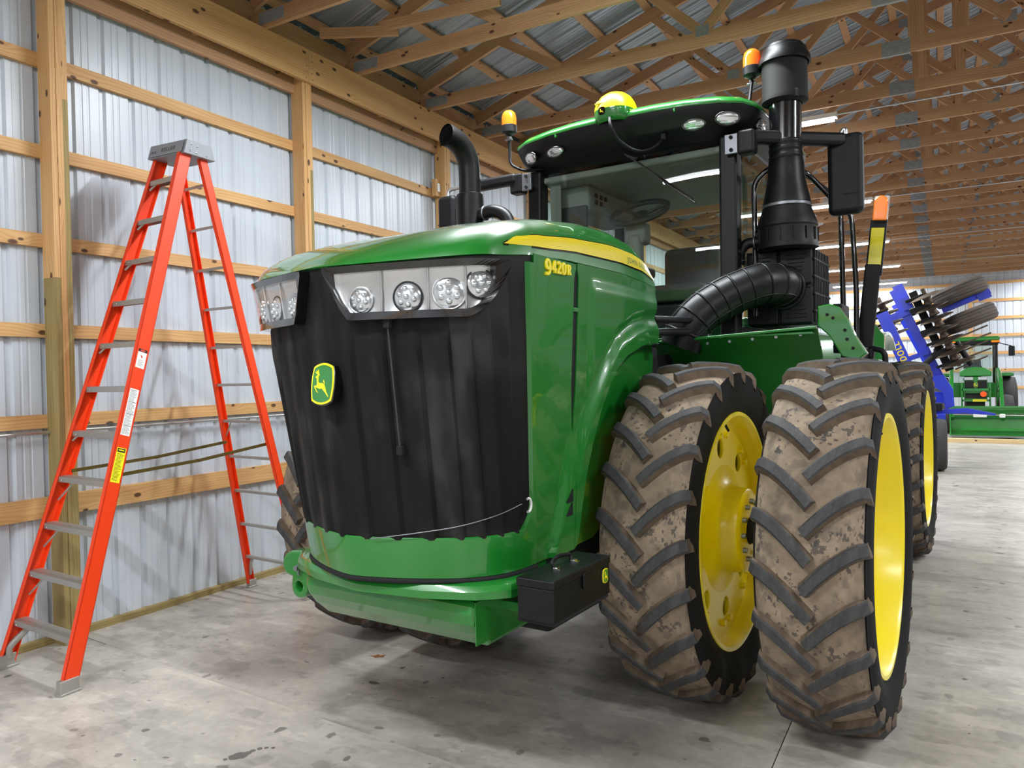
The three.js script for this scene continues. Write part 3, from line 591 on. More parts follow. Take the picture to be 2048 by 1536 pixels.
{ // headlamps
  const L = 2 * 7; // helper only for readability: q spans seven profile steps each side
  for (const s of [1, -1]) {
    const h = grp('headlamp', tractor), S = (q, y, o) => nose(s * q, y, o);
    // outline in (q, y): bottom and top edges as functions of q
    const q0 = 0.05, q1 = 0.86, yt = q => 2.165 + 0.012 * q, yb = q => q < 0.14 ? lerp(2.165, 1.962, sstep(q0 - 0.02, 0.14, q)) : q < 0.6 ? 1.962 : lerp(1.962, yt(q1) - 0.012, Math.pow((q - 0.6) / (q1 - 0.6), 1.7));
    const N = 30, fr = (inset, o) => {
      const a = [], qs = []; for (let i = 0; i <= N; i++) qs.push(lerp(q0 + inset * 0.7, q1 - inset * 2.0, i / N));
      return { top: qs.map(q => S(q, yt(q) - inset * 0.55, o)), bot: qs.map(q => S(q, Math.min(yb(q) + inset * 0.62, yt(q) - inset * 0.55 - 0.004), o)), qs };
    };
    const O = fr(0, 0.004), I = fr(0.05, 0.004), B = fr(0, -0.03);
    // bezel: raised ring between the outer and the inner outline
    const O2 = fr(0.004, 0.034), I2 = fr(0.05, 0.03), I3 = fr(0.052, -0.02);
    const band = (a, b) => [grid([a.top, b.top], 0.4), grid([a.bot, b.bot], 0.4), grid([[a.top[0], a.bot[0]], [b.top[0], b.bot[0]]], 0.4), grid([[a.top[N], a.bot[N]], [b.top[N], b.bot[N]]], 0.4)];
    put('bezel', mg([...band(B, O2), ...band(O2, I2), ...band(I2, I3)]), M.gloss, h);
    // reflector bowls: four cells, each dished
    const R = fr(0.05, 0), cells = [0.085, 0.26, 0.425, 0.605, 0.80], rows = [], lamps = [0.175, 0.345, 0.515, 0.69];
    for (let j = 0; j <= 10; j++) {
      const row = [];
      for (let i = 0; i <= 60; i++) {
        const q = lerp(q0 + 0.035, q1 - 0.1, i / 60), top = yt(q) - 0.027, bt = Math.min(yb(q) + 0.03, top - 0.004), y = lerp(bt, top, j / 10);
        let c = 0; while (c < 3 && q > cells[c + 1]) c++;
        const f = (q - cells[c]) / (cells[c + 1] - cells[c]), dish = 0.018 * Math.pow(clamp(4 * f * (1 - f), 0, 1), 0.5) * (0.4 + 0.6 * 4 * (j / 10) * (1 - j / 10));
        row.push(S(q, y, 0.008 - dish));
      }
      rows.push(row);
    }
    put('reflector', grid(rows, 0.35), M.silver, h);
    for (let c = 1; c < 4; c++) { const a = []; for (let j = 0; j <= 6; j++) { const q = cells[c] + 0.01 * (j / 6 - 0.5), top = yt(q) - 0.028, bt = yb(q) + 0.032; a.push(S(q, lerp(bt, top, j / 6), 0.01)); } put('divider', tube(a, 0.005, 8, 6), M.silver, h); }
    lamps.forEach((q, i) => {
      const y = [2.04, 2.045, 2.055, 2.085][i], r = [0.048, 0.054, 0.06, 0.052][i], c = S(q, y, -0.006), n = S(q, y, 0.03).sub(c).normalize();
      const l = put('lamp', mg([latheY([[0, 0.018], [r * 0.5, 0.016], [r * 0.85, 0.01], [r, 0.004], [r, -0.01]], 24), ...[0, 1, 2, 3, 4, 5, 6].map(k => { const a = k * 1.047; return new THREE.SphereGeometry(r * 0.22, 10, 6).translate(k ? r * 0.55 * Math.cos(a) : 0, k ? 0.012 : 0.016, k ? r * 0.55 * Math.sin(a) : 0); })]), M.lampLens, h);
      l.quaternion.setFromUnitVectors(Y1, n); l.position.copy(c);
      const ring = put('lamp_ring', new THREE.TorusGeometry(r * 1.03, 0.004, 8, 28), i % 2 ? M.black : M.silver, h); ring.quaternion.setFromUnitVectors(Z1, n); ring.position.copy(c).addScaledVector(n, 0.004);
    });
    const lensRows = []; for (let j = 0; j <= 4; j++) lensRows.push(I2.top.map((p, i) => p.clone().lerp(I2.bot[i], j / 4)));
    put('lens_cover', grid(lensRows, 0), M.lens, h);
  }
}
// --- hood shell
const HZR = -0.26;
const RA = [0, 0.006, 0.018, 0.04, 0.085, 0.16, 0.28, 0.45, 0.7, 1], RB = [0, 0.006, 0.018, 0.045, 0.09, 0.16, 0.27, 0.42, 0.62, 0.85], RY = [0, 0.18, 0.38, 0.58, 0.76, 0.88, 0.95, 0.985, 1, 1];
function lipPoint(u) { // u in [-1, 1]: +1 rear left, 0 nose, -1 rear right
  const s = Math.sign(u) || 1, a = Math.abs(u);
  if (a < 0.5) { const p = profAt(s * a / 0.5, NY1); return [p.x, p.z]; }
  const z = lerp(1.2, HZR, (a - 0.5) / 0.5); return [s * hoodW(z), z];
}
{
  const rows = RA.map((a, i) => {
    const row = [];
    for (let k = 0; k <= 160; k++) {
      const u = 1 - 2 * k / 160, [x, z] = lipPoint(u), z2 = HZR + (z - HZR) * (1 - RB[i] / 2.09), lip = hoodLip(z2);
      row.push(V(x * (1 - a), lip + Math.max(0.012, hoodCrown(z2) - lip) * RY[i], z2));
    }
    return row;
  });
  const lipIn = rows[0].map(p => V(p.x * 0.975, p.y - 0.004, p.z - 0.012));
  const hood = put('hood', mg([grid([lipIn, ...rows], 0.9), grid([rows[9].map(p => p), rows[9].map(p => V(0, p.y - 0.001, p.z))], 0)]), M.green, tractor);
  // yellow stripe with fine lines and lettering, both sides
  const ya = v => { for (let i = 1; i < RY.length; i++) if (v <= RY[i]) return lerp(RA[i - 1], RA[i], (v - RY[i - 1]) / (RY[i] - RY[i - 1])); return 1; };
  const sideX = (z, y) => { const lip = hoodLip(z); return hoodW(z) * (1 - ya(clamp((y - lip) / (hoodCrown(z) - lip), 0, 0.97))); };
  const sb = tab([[1.40, 2.243], [1.13, 2.262], [0.8, 2.285], [0.3, 2.298], [0, 2.292], [-0.25, 2.266]]), st = tab([[1.40, 2.243], [1.3, 2.285], [1.13, 2.312], [0.8, 2.345], [0.4, 2.37], [0.1, 2.368], [-0.06, 2.352], [-0.25, 2.318]]);
  const stripeTex = mirror => canvasTex(2048, 128, (c, w, h) => {
    c.fillStyle = '#ffe800'; c.fillRect(0, 0, w, h); c.fillStyle = '#d9ba00'; for (let i = 1; i < 8; i++) c.fillRect(0, i * 16 - 3, w, 4);
    c.fillStyle = '#5d7a1c'; c.font = 'bold 74px sans-serif'; c.textBaseline = 'middle';
    if (mirror) { c.fillText('JOHN DEERE', 40, 74, 480); } else c.fillText('JOHN DEERE', 1500, 74, 480);
  });
  for (const s of [1, -1]) {
    const mk = (lo, hi, off) => { const r = []; for (let j = 0; j <= 6; j++) { const row = []; for (let i = 0; i <= 80; i++) { const z = lerp(1.40, -0.25, i / 80), y = lerp(sb(z) - lo, st(z) + hi, j / 6); row.push(V(s * (sideX(z, y) + off), y, z)); } r.push(row); } return r; };
    const flip = (i, j) => [s > 0 ? j / 80 : 1 - j / 80, i / 6];
    put('stripe_edge', grid(mk(0.008, 0.004, 0.0015), 0), M.gloss, hood);
    put('stripe', grid(mk(0, 0, 0.0035), 0, flip), phy(0xffffff, 0.35, { map: stripeTex(s < 0), clearcoat: 0.8, clearcoatRoughness: 0.1 }), hood);
  }
}
// --- side panels with the wheel arch cut-out
const archLow = tab([[1.3, 0.96], [0.80, 0.965], [0.775, 1.02], [0.74, 1.18], [0.70, 1.31], [0.64, 1.44], [0.56, 1.59], [0.46, 1.71], [0.36, 1.79], [0.25, 1.84], [0, 1.895], [-0.38, 1.92]]);
const archCrease = tab([[1.3, 0.96], [0.98, 0.965], [0.93, 1.16], [0.84, 1.49], [0.72, 1.62], [0.6, 1.73], [0.46, 1.86], [0.33, 1.95], [0.1, 2.02], [-0.12, 2.05], [-0.38, 2.06]]);
function sideXat(y, z) {
  const w = hoodW(Math.min(z, 1.2)), t = clamp((y - 1.1) / (2.18 - 1.1), -0.2, 1.05);
  let x = w * lerp(0.884, 1, t);
  const c = archCrease(z), l = archLow(z);
  if (y < c && z < 0.98) x += 0.03 * sstep(c, lerp(c, l, 0.55), y);
  // raised rear field beside the air inlet slot
  if (z < 0.70) x += 0.012 * sstep(0.70, 0.66, z) * sstep(c, c + 0.05, y) * (1 - sstep(2.12, 2.19, y));
  return x;
}
for (const s of [1, -1]) {
  const p = grp('side_panel', tractor);
  const gap = y => y > 1.5 ? 0.006 + 0.016 * sstep(1.5, 1.72, y) * (1 - sstep(2.16, 2.215, y)) : 0.0015;
  const front = [], rear = [];
  for (let j = 0; j <= 60; j++) {
    const f = j / 60, r1 = [], r2 = [];
    for (let i = 0; i <= 14; i++) { const zt = i / 14, y = lerp(0.962, hoodLip(1.0) - 0.004, f), ze = lerp(1.10, 1.2, clamp((y - 1.1) / 1.08, 0, 1)), z = lerp(ze, 0.815 - 0.03 * (1 - f) + gap(y), zt); r1.push(V(s * sideXat(y, z), y, z)); }
    for (let i = 0; i <= 54; i++) {
      const zt = i / 54, zn = lerp(0.815, HZR, zt), lo = archLow(Math.min(zn, 0.80)), hi = hoodLip(zn) - 0.004, y = lerp(lo, hi, f);
      const sh = (1 - zt) * (0.03 * (1 - clamp((y - 0.962) / 1.26, 0, 1)) + gap(y)); r2.push(V(s * sideXat(y, zn), y, zn - sh));
    }
    front.push(r1); rear.push(r2);
  }
  put('front_panel', shell(front, V(-s * 0.02, 0, 0), 0.45), M.green, p); put('rear_panel', shell(rear, V(-s * 0.02, 0, 0), 0.45), M.green, p);
  { const sr = []; for (let j = 0; j <= 20; j++) { const y = lerp(1.52, 2.2, j / 20), zc = 0.815 - 0.015 * (1 - (y - 0.962) / 1.26); sr.push([-0.028, 0.028].map(d => V(s * (sideXat(y, zc + d) - 0.006), y, zc + d))); } put('inlet_screen', grid(sr, 0), M.matte, p); }
  put('slot_bar', box(0.014, 0.02, 0.05, s * (sideXat(2.03, 0.81) - 0.003), 2.03, 0.81, 0.004), M.green, p);
  for (const y of [1.185, 1.125]) put('vent', extr([[0, 0], [0.05, 0], [0, 0.055]], 0.006, 0.002).rotateY(-Math.PI / 2).translate(s > 0 ? sideXat(y, 0.86) + 0.006 : -sideXat(y, 0.86), y, 0.83), M.matte, p);
  // inner wheel-arch liner
  const lr = []; for (let j = 0; j <= 12; j++) { const row = [], a = lerp(-0.28, 1.45, j / 12); for (const x of [0.36, 0.47, 0.565]) row.push(V(s * x, 0.93 + 0.985 * Math.cos(a) * (x > 0.5 ? 0.99 : 0.97), -0.28 + 1.06 * Math.sin(a))); lr.push(row); }
  put('arch_liner', grid(lr, 0.8), M.green, p);
  put('inner_panel', shell([[V(s * 0.50, 0.93, 0.98), V(s * 0.47, 0.93, 0.4), V(s * 0.44, 1.2, -0.38)], [V(s * 0.53, 1.35, 0.92), V(s * 0.50, 1.5, 0.45), V(s * 0.47, 1.6, -0.38)], [V(s * 0.555, 1.55, 0.70), V(s * 0.53, 1.85, 0.3), V(s * 0.49, 1.94, -0.38)]], V(-s * 0.02, 0, 0), 0.8), M.green, p);
}
{ // lower front panel, seal, bumper and ballast block
  const ring = (y, o) => { const r = []; for (let i = 0; i <= 80; i++) r.push(nose(lerp(-1, 1, i / 80), y, o)); return r; };
  put('front_panel', grid([ring(0.962, -0.03), ring(0.962, 0.002), ring(1.02, 0.004), ring(1.085, 0.004), ring(1.118, 0.002), ring(1.124, -0.004), ring(1.118, -0.03)], 0.5), M.green, tractor);
  // upright green edge strips beside the grille
  for (const s of [1, -1]) { const a = [], b = [], c = []; for (let j = 0; j <= 30; j++) { const y = lerp(1.1, 2.19, j / 30); const k = y < 1.24 ? 0.10 * Math.pow((1.24 - y) / 0.14, 2) : 0; a.push(nose(s * 0.999, y, 0.003)); b.push(nose(s * (0.965 - k), y, 0.004)); c.push(nose(s * (0.955 - k), y, -0.012)); } put('grille_edge', grid([a, b, c], 0.5), M.green, tractor); }
  const seal = []; for (let i = 0; i <= 60; i++) seal.push(nose(lerp(-1, 1, i / 60), 0.95, 0.0)); put('seal', tube(seal, 0.011, 80, 8), M.matte, tractor);
  const plan = [[-0.60, 1.08], [-0.615, 1.25], [-0.60, 1.34], [-0.5, 1.435], [-0.3, 1.515], [-0.02, 1.565], [0.02, 1.565], [0.3, 1.515], [0.5, 1.435], [0.60, 1.34], [0.615, 1.25], [0.60, 1.08]];
  const sec = (y, k) => plan.map(([x, z]) => V(x * (1 - k), y, z - k * 1.1));
  const bumper = put('bumper', mg([grid([sec(0.945, 0.12), sec(0.945, 0.035), sec(0.938, 0.012), sec(0.918, 0), sec(0.888, 0.002), sec(0.882, 0.02), sec(0.88, 0.12)], 0.35)]), M.green, tractor);
  const blk = extr([[1.395, 0.868], [1.416, 0.852], [1.422, 0.82], [1.408, 0.775], [1.372, 0.728], [1.30, 0.665], [0.93, 0.672], [0.93, 0.868]], 0.90, 0.018).rotateY(-Math.PI / 2).translate(0.45, 0, 0);
  put('ballast_block', blk, M.green, tractor);
  put('block_joint', box(0.004, 0.17, 0.5, 0.47, 0.78, 1.15), M.green, tractor);
  put('block_mount', box(0.8, 0.06, 0.5, 0, 0.875, 1.1), M.matte, tractor);
  // tow bracket on its right front corner
  const eS = new THREE.Shape(); eS.moveTo(-0.60, 0.93); eS.lineTo(-0.70, 0.92); eS.quadraticCurveTo(-0.765, 0.90, -0.765, 0.85); eS.quadraticCurveTo(-0.765, 0.80, -0.70, 0.795); eS.quadraticCurveTo(-0.72, 0.70, -0.655, 0.695); eS.quadraticCurveTo(-0.59, 0.70, -0.59, 0.77); eS.lineTo(-0.56, 0.93);
  const eh = new THREE.Path(); eh.absarc(-0.652, 0.752, 0.024, 0, Math.PI * 2, true); eS.holes.push(eh);
  put('tow_bracket', extr(eS, 0.05, 0.012).translate(0, 0, 1.24), M.green, tractor);
  put('bracket_bolt', mg([rod(V(-0.63, 0.85, 1.28), V(-0.63, 0.85, 1.34), 0.014, 6), rod(V(-0.63, 0.815, 1.32), V(-0.62, 0.87, 1.33), 0.006, 6)]), M.steelGrey, tractor);
  // shelf bracket that carries the toolbox
  put('toolbox_shelf', box(0.16, 0.012, 0.44, 0.752, 0.838, 1.19, 0.003), M.matte, tractor);
  put('shelf_arm', box(0.28, 0.04, 0.2, 0.6, 0.812, 1.12, 0.006), M.green, tractor);
}
// --- raised model number
const font = await new FontLoader().loadAsync('fonts/droid/droid_sans_bold.typeface.json');
function text(str, size, depth, bevel = 0) { const g = new TextGeometry(str, { font, size, depth, curveSegments: 6, bevelEnabled: bevel > 0, bevelThickness: bevel, bevelSize: bevel, bevelSegments: 1 }); g.computeBoundingBox(); return g; }
for (const s of [1, -1]) {
  let x = 0; const parts = [];
  for (const [c, sz, dy] of [['9', 0.066, -0.014], ['4', 0.05, 0], ['2', 0.05, 0], ['0', 0.05, 0], ['R', 0.042, 0.004]]) { const g = text(c, sz, 0.008, 0.0015); parts.push(g.translate(x - g.boundingBox.min.x, dy, 0)); x += g.boundingBox.max.x - g.boundingBox.min.x + (c === '0' ? 0.012 : 0.004); }
  const n = put('model_number', mg(parts), M.yellow, tractor);
  n.rotation.y = s * Math.PI / 2; n.position.set(s * (sideXat(2.2, 1.0) + 0.001), 2.168, s > 0 ? 1.11 : 0.87);
}
// --- cab
const cab = grp('cab', tractor);
function outline(k, dz = 0) {
  const P = [[0, -0.90], [0.3, -0.905], [0.5, -0.92], [0.72, -0.965], [0.84, -1.04], [0.895, -1.16], [0.905, -1.4], [0.905, -2.5], [0.87, -2.66], [0.75, -2.75], [0.4, -2.78]];
  const full = [...P.map(([x, z]) => [x, z]), ...P.slice(1).reverse().map(([x, z]) => [-x, z])];
  return full.map(([x, z]) => V(x * (1 - k), 0, -1.84 + (z + 1.84) * (1 - k * 0.95) + dz));
}
function ringStack(list, crease = 0.5) { const rows = list.map(([k, y, dz]) => { const r = outline(k, dz || 0).map(p => (p.y = typeof y === 'function' ? y(p) : y, p)); r.push(r[0].clone()); return r; }); return grid(rows, crease); }
{
  const arch = (h, c) => p => h + c * (1 - (p.x / 0.9) ** 2);
  put('roof', ringStack([[0.03, arch(3.415, 0.03)], [0, arch(3.42, 0.03)], [-0.004, arch(3.432, 0.03)], [0.005, arch(3.45, 0.03)], [0.03, arch(3.468, 0.035)], [0.12, arch(3.49, 0.04)], [0.4, arch(3.51, 0.04)], [0.9, arch(3.52, 0.04)], [0.999, 3.555]], 0.8), M.green, cab);
  put('visor', ringStack([[0.001, arch(3.418, 0.03)], [0.004, arch(3.40, 0.03)], [0.03, arch(3.34, 0.025)], [0.07, arch(3.285, 0.015), -0.02], [0.11, arch(3.245, 0.01), -0.05], [0.13, arch(3.225, 0.01), -0.06], [0.6, 3.22], [0.999, 3.22]], 0.8), M.black, cab);
  put('roof_step', mg([1, -1].map(s => box(0.012, 0.02, 0.02, s * 0.44, 3.425, -0.912, 0.004))), M.green, cab);
  // frame
  const pil = (x0, z0, x1, z1, w, d) => { const o = [box(w, 1.34, d, 0, 0.67, 0, 0.02)]; const g = mg(o), p = g.attributes.position; for (let i = 0; i < p.count; i++) { const t = p.getY(i) / 1.34; p.setX(i, p.getX(i) + lerp(x0, x1, t)); p.setZ(i, p.getZ(i) + lerp(z0, z1, t)); p.setY(i, p.getY(i) + 1.92); } return g; };
  for (const s of [1, -1]) {
    put('pillar', pil(s * 0.725, -1.10, s * 0.725, -1.14, 0.115, 0.12), M.black, cab);
    put('pillar', pil(s * 0.77, -1.95, s * 0.77, -1.95, 0.06, 0.08), M.black, cab);
    put('pillar', pil(s * 0.74, -2.62, s * 0.74, -2.62, 0.1, 0.1), M.black, cab);
    put('side_window', box(0.006, 1.22, 1.36, s * 0.785, 2.62, -1.88), M.glass, cab);
    put('door_rail', mg([box(0.05, 0.06, 1.5, s * 0.765, 2.0, -1.88, 0.01), box(0.05, 0.05, 1.5, s * 0.765, 3.23, -1.88, 0.01)]), M.black, cab);
  }
  put('windshield', grid([0, 1, 2, 3, 4].map(j => { const r = []; for (let i = 0; i <= 12; i++) { const x = lerp(-0.69, 0.69, i / 12), y = lerp(1.93, 3.26, j / 4); r.push(V(x, y, -1.06 - 0.05 * (x / 0.69) ** 2 - 0.03 * j / 4)); } return r; }), 0), M.glass, cab);
  put('rear_window', box(1.4, 1.2, 0.006, 0, 2.65, -2.62), M.glass, cab);
  put('floor_pan', box(1.62, 0.22, 1.72, 0, 1.85, -1.86, 0.02), M.black, cab);
  put('front_cowl', box(1.5, 0.5, 0.1, 0, 1.70, -1.0, 0.02), M.matte, cab);
  put('headliner', box(1.4, 0.05, 1.5, 0, 3.19, -1.88, 0.02), M.cabGrey, cab);
  put('overhead_console', mg([box(0.3, 0.2, 0.85, -0.55, 3.07, -1.75, 0.03)]), M.cabGrey, cab);
  for (let i = 0; i < 5; i++) put('console_switch', box(0.008, 0.035, 0.045, -0.398, 3.10 - (i > 2 ? 0.05 : 0), -1.45 - 0.08 * (i % 3), 0.004), M.matte, cab);
  put('display', box(0.22, 0.16, 0.04, -0.52, 2.93, -1.32, 0.012), M.cabDark, cab);
  // steering column and wheel
  const sw = put('steering_wheel', mg([new THREE.TorusGeometry(0.21, 0.02, 12, 40), ...[0.5, 2.6, 4.71].map(a => rod(V(0, 0, -0.03), V(0.2 * Math.cos(a), 0.2 * Math.sin(a), 0), 0.014, 8)), new THREE.CylinderGeometry(0.055, 0.06, 0.05, 20).rotateX(Math.PI / 2).translate(0, 0, -0.03)]), M.cabDark, cab);
  sw.position.set(-0.05, 2.93, -1.46); sw.rotation.x = -Math.PI / 2 + 0.55;
  put('steering_column', mg([box(0.16, 0.16, 0.14, -0.05, 2.76, -1.42, 0.03), box(0.1, 0.8, 0.1, -0.05, 2.35, -1.38, 0.03)]), M.cabGrey, cab);
  put('seat_cushion', box(0.52, 0.14, 0.5, 0.02, 2.36, -2.1, 0.05), M.seat, cab);
  put('seat_back', box(0.46, 0.46, 0.14, 0.02, 2.55, -2.36, 0.06), M.seat, cab);
  put('seat_base', box(0.36, 0.36, 0.36, 0.02, 2.12, -2.12, 0.03), M.cabDark, cab);
  put('armrest', box(0.12, 0.09, 0.5, -0.33, 2.58, -2.05, 0.03), M.cabDark, cab);
  put('sunshade', box(0.09, 0.9, 0.01, -0.61, 2.78, -1.2, 0.004), M.cabGrey, cab);
  put('gauge_column', box(0.07, 1.1, 0.08, -0.56, 2.5, -2.5, 0.02), M.cabDark, cab);
  put('wiper', mg([rod(V(0.05, 3.235, -1.035), V(0.12, 3.2, -1.03), 0.012, 8), rod(V(0.03, 3.25, -1.035), V(0.52, 2.86, -1.02), 0.006, 8), rod(V(0.28, 3.04, -1.02), V(0.53, 2.84, -1.022), 0.009, 6)]), M.gloss, cab);
}
function oval(parent, name, x, y, z, rx, ry, tilt, turn) { // round work lamp let into the roof
  const l = grp(name, parent); l.position.set(x, y, z); l.rotation.set(tilt, turn, 0, 'YXZ');
  put('lamp_rim', new THREE.TorusGeometry(1, 0.10, 8, 32).scale(rx, ry, 0.06), M.gloss, l);
  put('lamp_lens', mg([new THREE.SphereGeometry(1, 24, 12, 0, Math.PI * 2, 0, Math.PI / 2).rotateX(Math.PI / 2).scale(rx * 0.95, ry * 0.95, 0.018), ...[-0.5, -0.17, 0.17, 0.5].map(k => box(rx * 1.5 * Math.sqrt(1 - k * k), 0.003, 0.006, 0, ry * k, 0.016))]), M.lampLens, l);
}
oval(tractor, 'roof_lamp', 0.755, 3.335, -1.0, 0.075, 0.042, 0.45, 0.55); oval(tractor, 'roof_lamp', 0.545, 3.33, -0.975, 0.072, 0.036, 0.5, 0.15);
oval(tractor, 'roof_lamp', -0.69, 3.33, -0.985, 0.065, 0.042, 0.45, -0.45); oval(tractor, 'roof_lamp', -0.47, 3.33, -0.955, 0.072, 0.036, 0.5, -0.12);
oval(tractor, 'roof_lamp', 0.88, 3.33, -1.3, 0.075, 0.05, 0.25, 1.45);
{ // receiver dome on the roof front
  const d = grp('receiver_dome', tractor); d.position.set(0.0, 3.462, -0.98);
  const sq = (k, y, p = 2.6) => { const r = []; for (let i = 0; i <= 48; i++) { const a = i / 48 * Math.PI * 2, c = Math.cos(a), s = Math.sin(a); r.push(V(Math.sign(c) * Math.pow(Math.abs(c), 2 / p) * 0.135 * k, y, Math.sign(s) * Math.pow(Math.abs(s), 2 / p) * 0.15 * k)); } return r; };
  put('dome_base', grid([sq(0.8, -0.03), sq(0.92, -0.02), sq(1.0, 0.01), sq(1.01, 0.055)], 0.8), M.green, d);
  put('dome_top', grid([sq(1.012, 0.053), sq(0.985, 0.08), sq(0.91, 0.115, 2.3), sq(0.76, 0.15, 2.1), sq(0.52, 0.174, 2), sq(0.22, 0.184, 2), sq(0.01, 0.185, 2)], 0.9), M.yellow, d);
  put('top_rib', tube([V(-0.09, 0.11, 0.115), V(-0.02, 0.132, 0.09), V(0.045, 0.132, 0.085), V(0.03, 0.1, 0.13), V(-0.09, 0.09, 0.14)], 0.006, 40, 8), M.yellow, d);
  const b = new THREE.Group(); b.name = 'dome_badge';
  put('dome_badge', mg([extr(badgePts(0.05, 0.055), 0.002, 0)]).translate(-0.035, 0.035, 0.1515), M.gloss, d);
  put('dome_badge_deer', extr(deer(), 0.001, 0).translate(-0.5, -0.53, 0).scale(0.046, 0.05, 1).translate(-0.035, 0.035, 0.154), M.yellow, d);
  put('dome_stripe', box(0.002, 0.007, 0.075, 0.137, 0.03, 0.04).rotateX(0), M.yellow, d);
  put('cable', tube([V(0.02, -0.02, 0.15), V(0.04, -0.09, 0.17), V(0.07, -0.17, 0.12), V(0.15, -0.235, 0.05), V(0.24, -0.24, 0.02), V(0.31, -0.2, 0.0), V(0.33, -0.15, -0.02)], 0.011, 50, 8), M.plastic, d);
  put('plug', box(0.035, 0.04, 0.03, 0.345, -0.175, 0.02, 0.006), M.plastic, d);
}
function beacon(x, y, z, pts) {
  const b = grp('beacon', tractor); b.position.set(x, y, z);
  put('beacon_base', latheY([[0, -0.045], [0.025, -0.04], [0.03, -0.03], [0.058, -0.02], [0.06, 0.03], [0.056, 0.035]], 28), M.plastic, b);
  put('beacon_lens', latheY([[0.057, 0.033], [0.057, 0.09], [0.05, 0.125], [0.03, 0.145], [0, 0.152]], 28), M.amber, b);
  put('beacon_core', latheY([[0, 0.03], [0.035, 0.03], [0.035, 0.10], [0.01, 0.12], [0, 0.12]], 16), M.amberCore, b);
  put('stem', bent(pts.map(p => V(...p)), 0.012, 0.05), M.black, b);
  put('clamp', mg([rod(V(-0.03, -0.075, 0.01), V(0.03, -0.075, 0.01), 0.008, 8), box(0.03, 0.03, 0.03, 0, -0.06, 0, 0.006)]), M.steelGrey, b);
}
beacon(-0.95, 3.615, -1.1, [[0, -0.04, 0], [0, -0.26, 0], [0.12, -0.33, 0], [0.3, -0.345, 0]]);
beacon(0.83, 3.70, -1.3, [[0, -0.04, 0], [0.01, -0.25, 0.12], [-0.05, -0.36, 0.2], [-0.16, -0.40, 0.24]]);
{ // exhaust stack on its right side
  const e = grp('exhaust', tractor); e.position.set(-0.97, 0, -0.6);
  put('stack_pipe', tube([V(0, 2.8, 0), V(0, 3.0, 0), V(0, 3.18, 0), V(-0.002, 3.27, 0.012), V(-0.01, 3.345, 0.055), V(-0.022, 3.39, 0.12), V(-0.035, 3.41, 0.19), V(-0.04, 3.412, 0.21)], 0.077, 60, 28), M.black, e);
  put('stack_bore', tube([V(-0.01, 3.345, 0.055), V(-0.022, 3.39, 0.12), V(-0.0399, 3.412, 0.209)], 0.070, 12, 24), M.matte, e);
  put('collar', latheY([[0.077, 3.04], [0.095, 3.03], [0.1, 2.98], [0.1, 2.82], [0.108, 2.80], [0.108, 2.6]], 32), M.black, e);
  put('muffler', latheY([[0.0, 2.62], [0.12, 2.6], [0.13, 2.5], [0.13, 1.7], [0.0, 1.68]], 32), M.black, e);
  put('side_hose', tube([V(0.09, 2.88, 0), V(0.2, 2.89, 0.0), V(0.3, 2.84, 0), V(0.36, 2.7, 0)], 0.045, 24, 14), M.rubberHose, e);
  put('hose_clamp', new THREE.TorusGeometry(0.047, 0.006, 8, 24).rotateY(Math.PI / 2).translate(0.13, 2.885, 0), M.steelGrey, e);
}
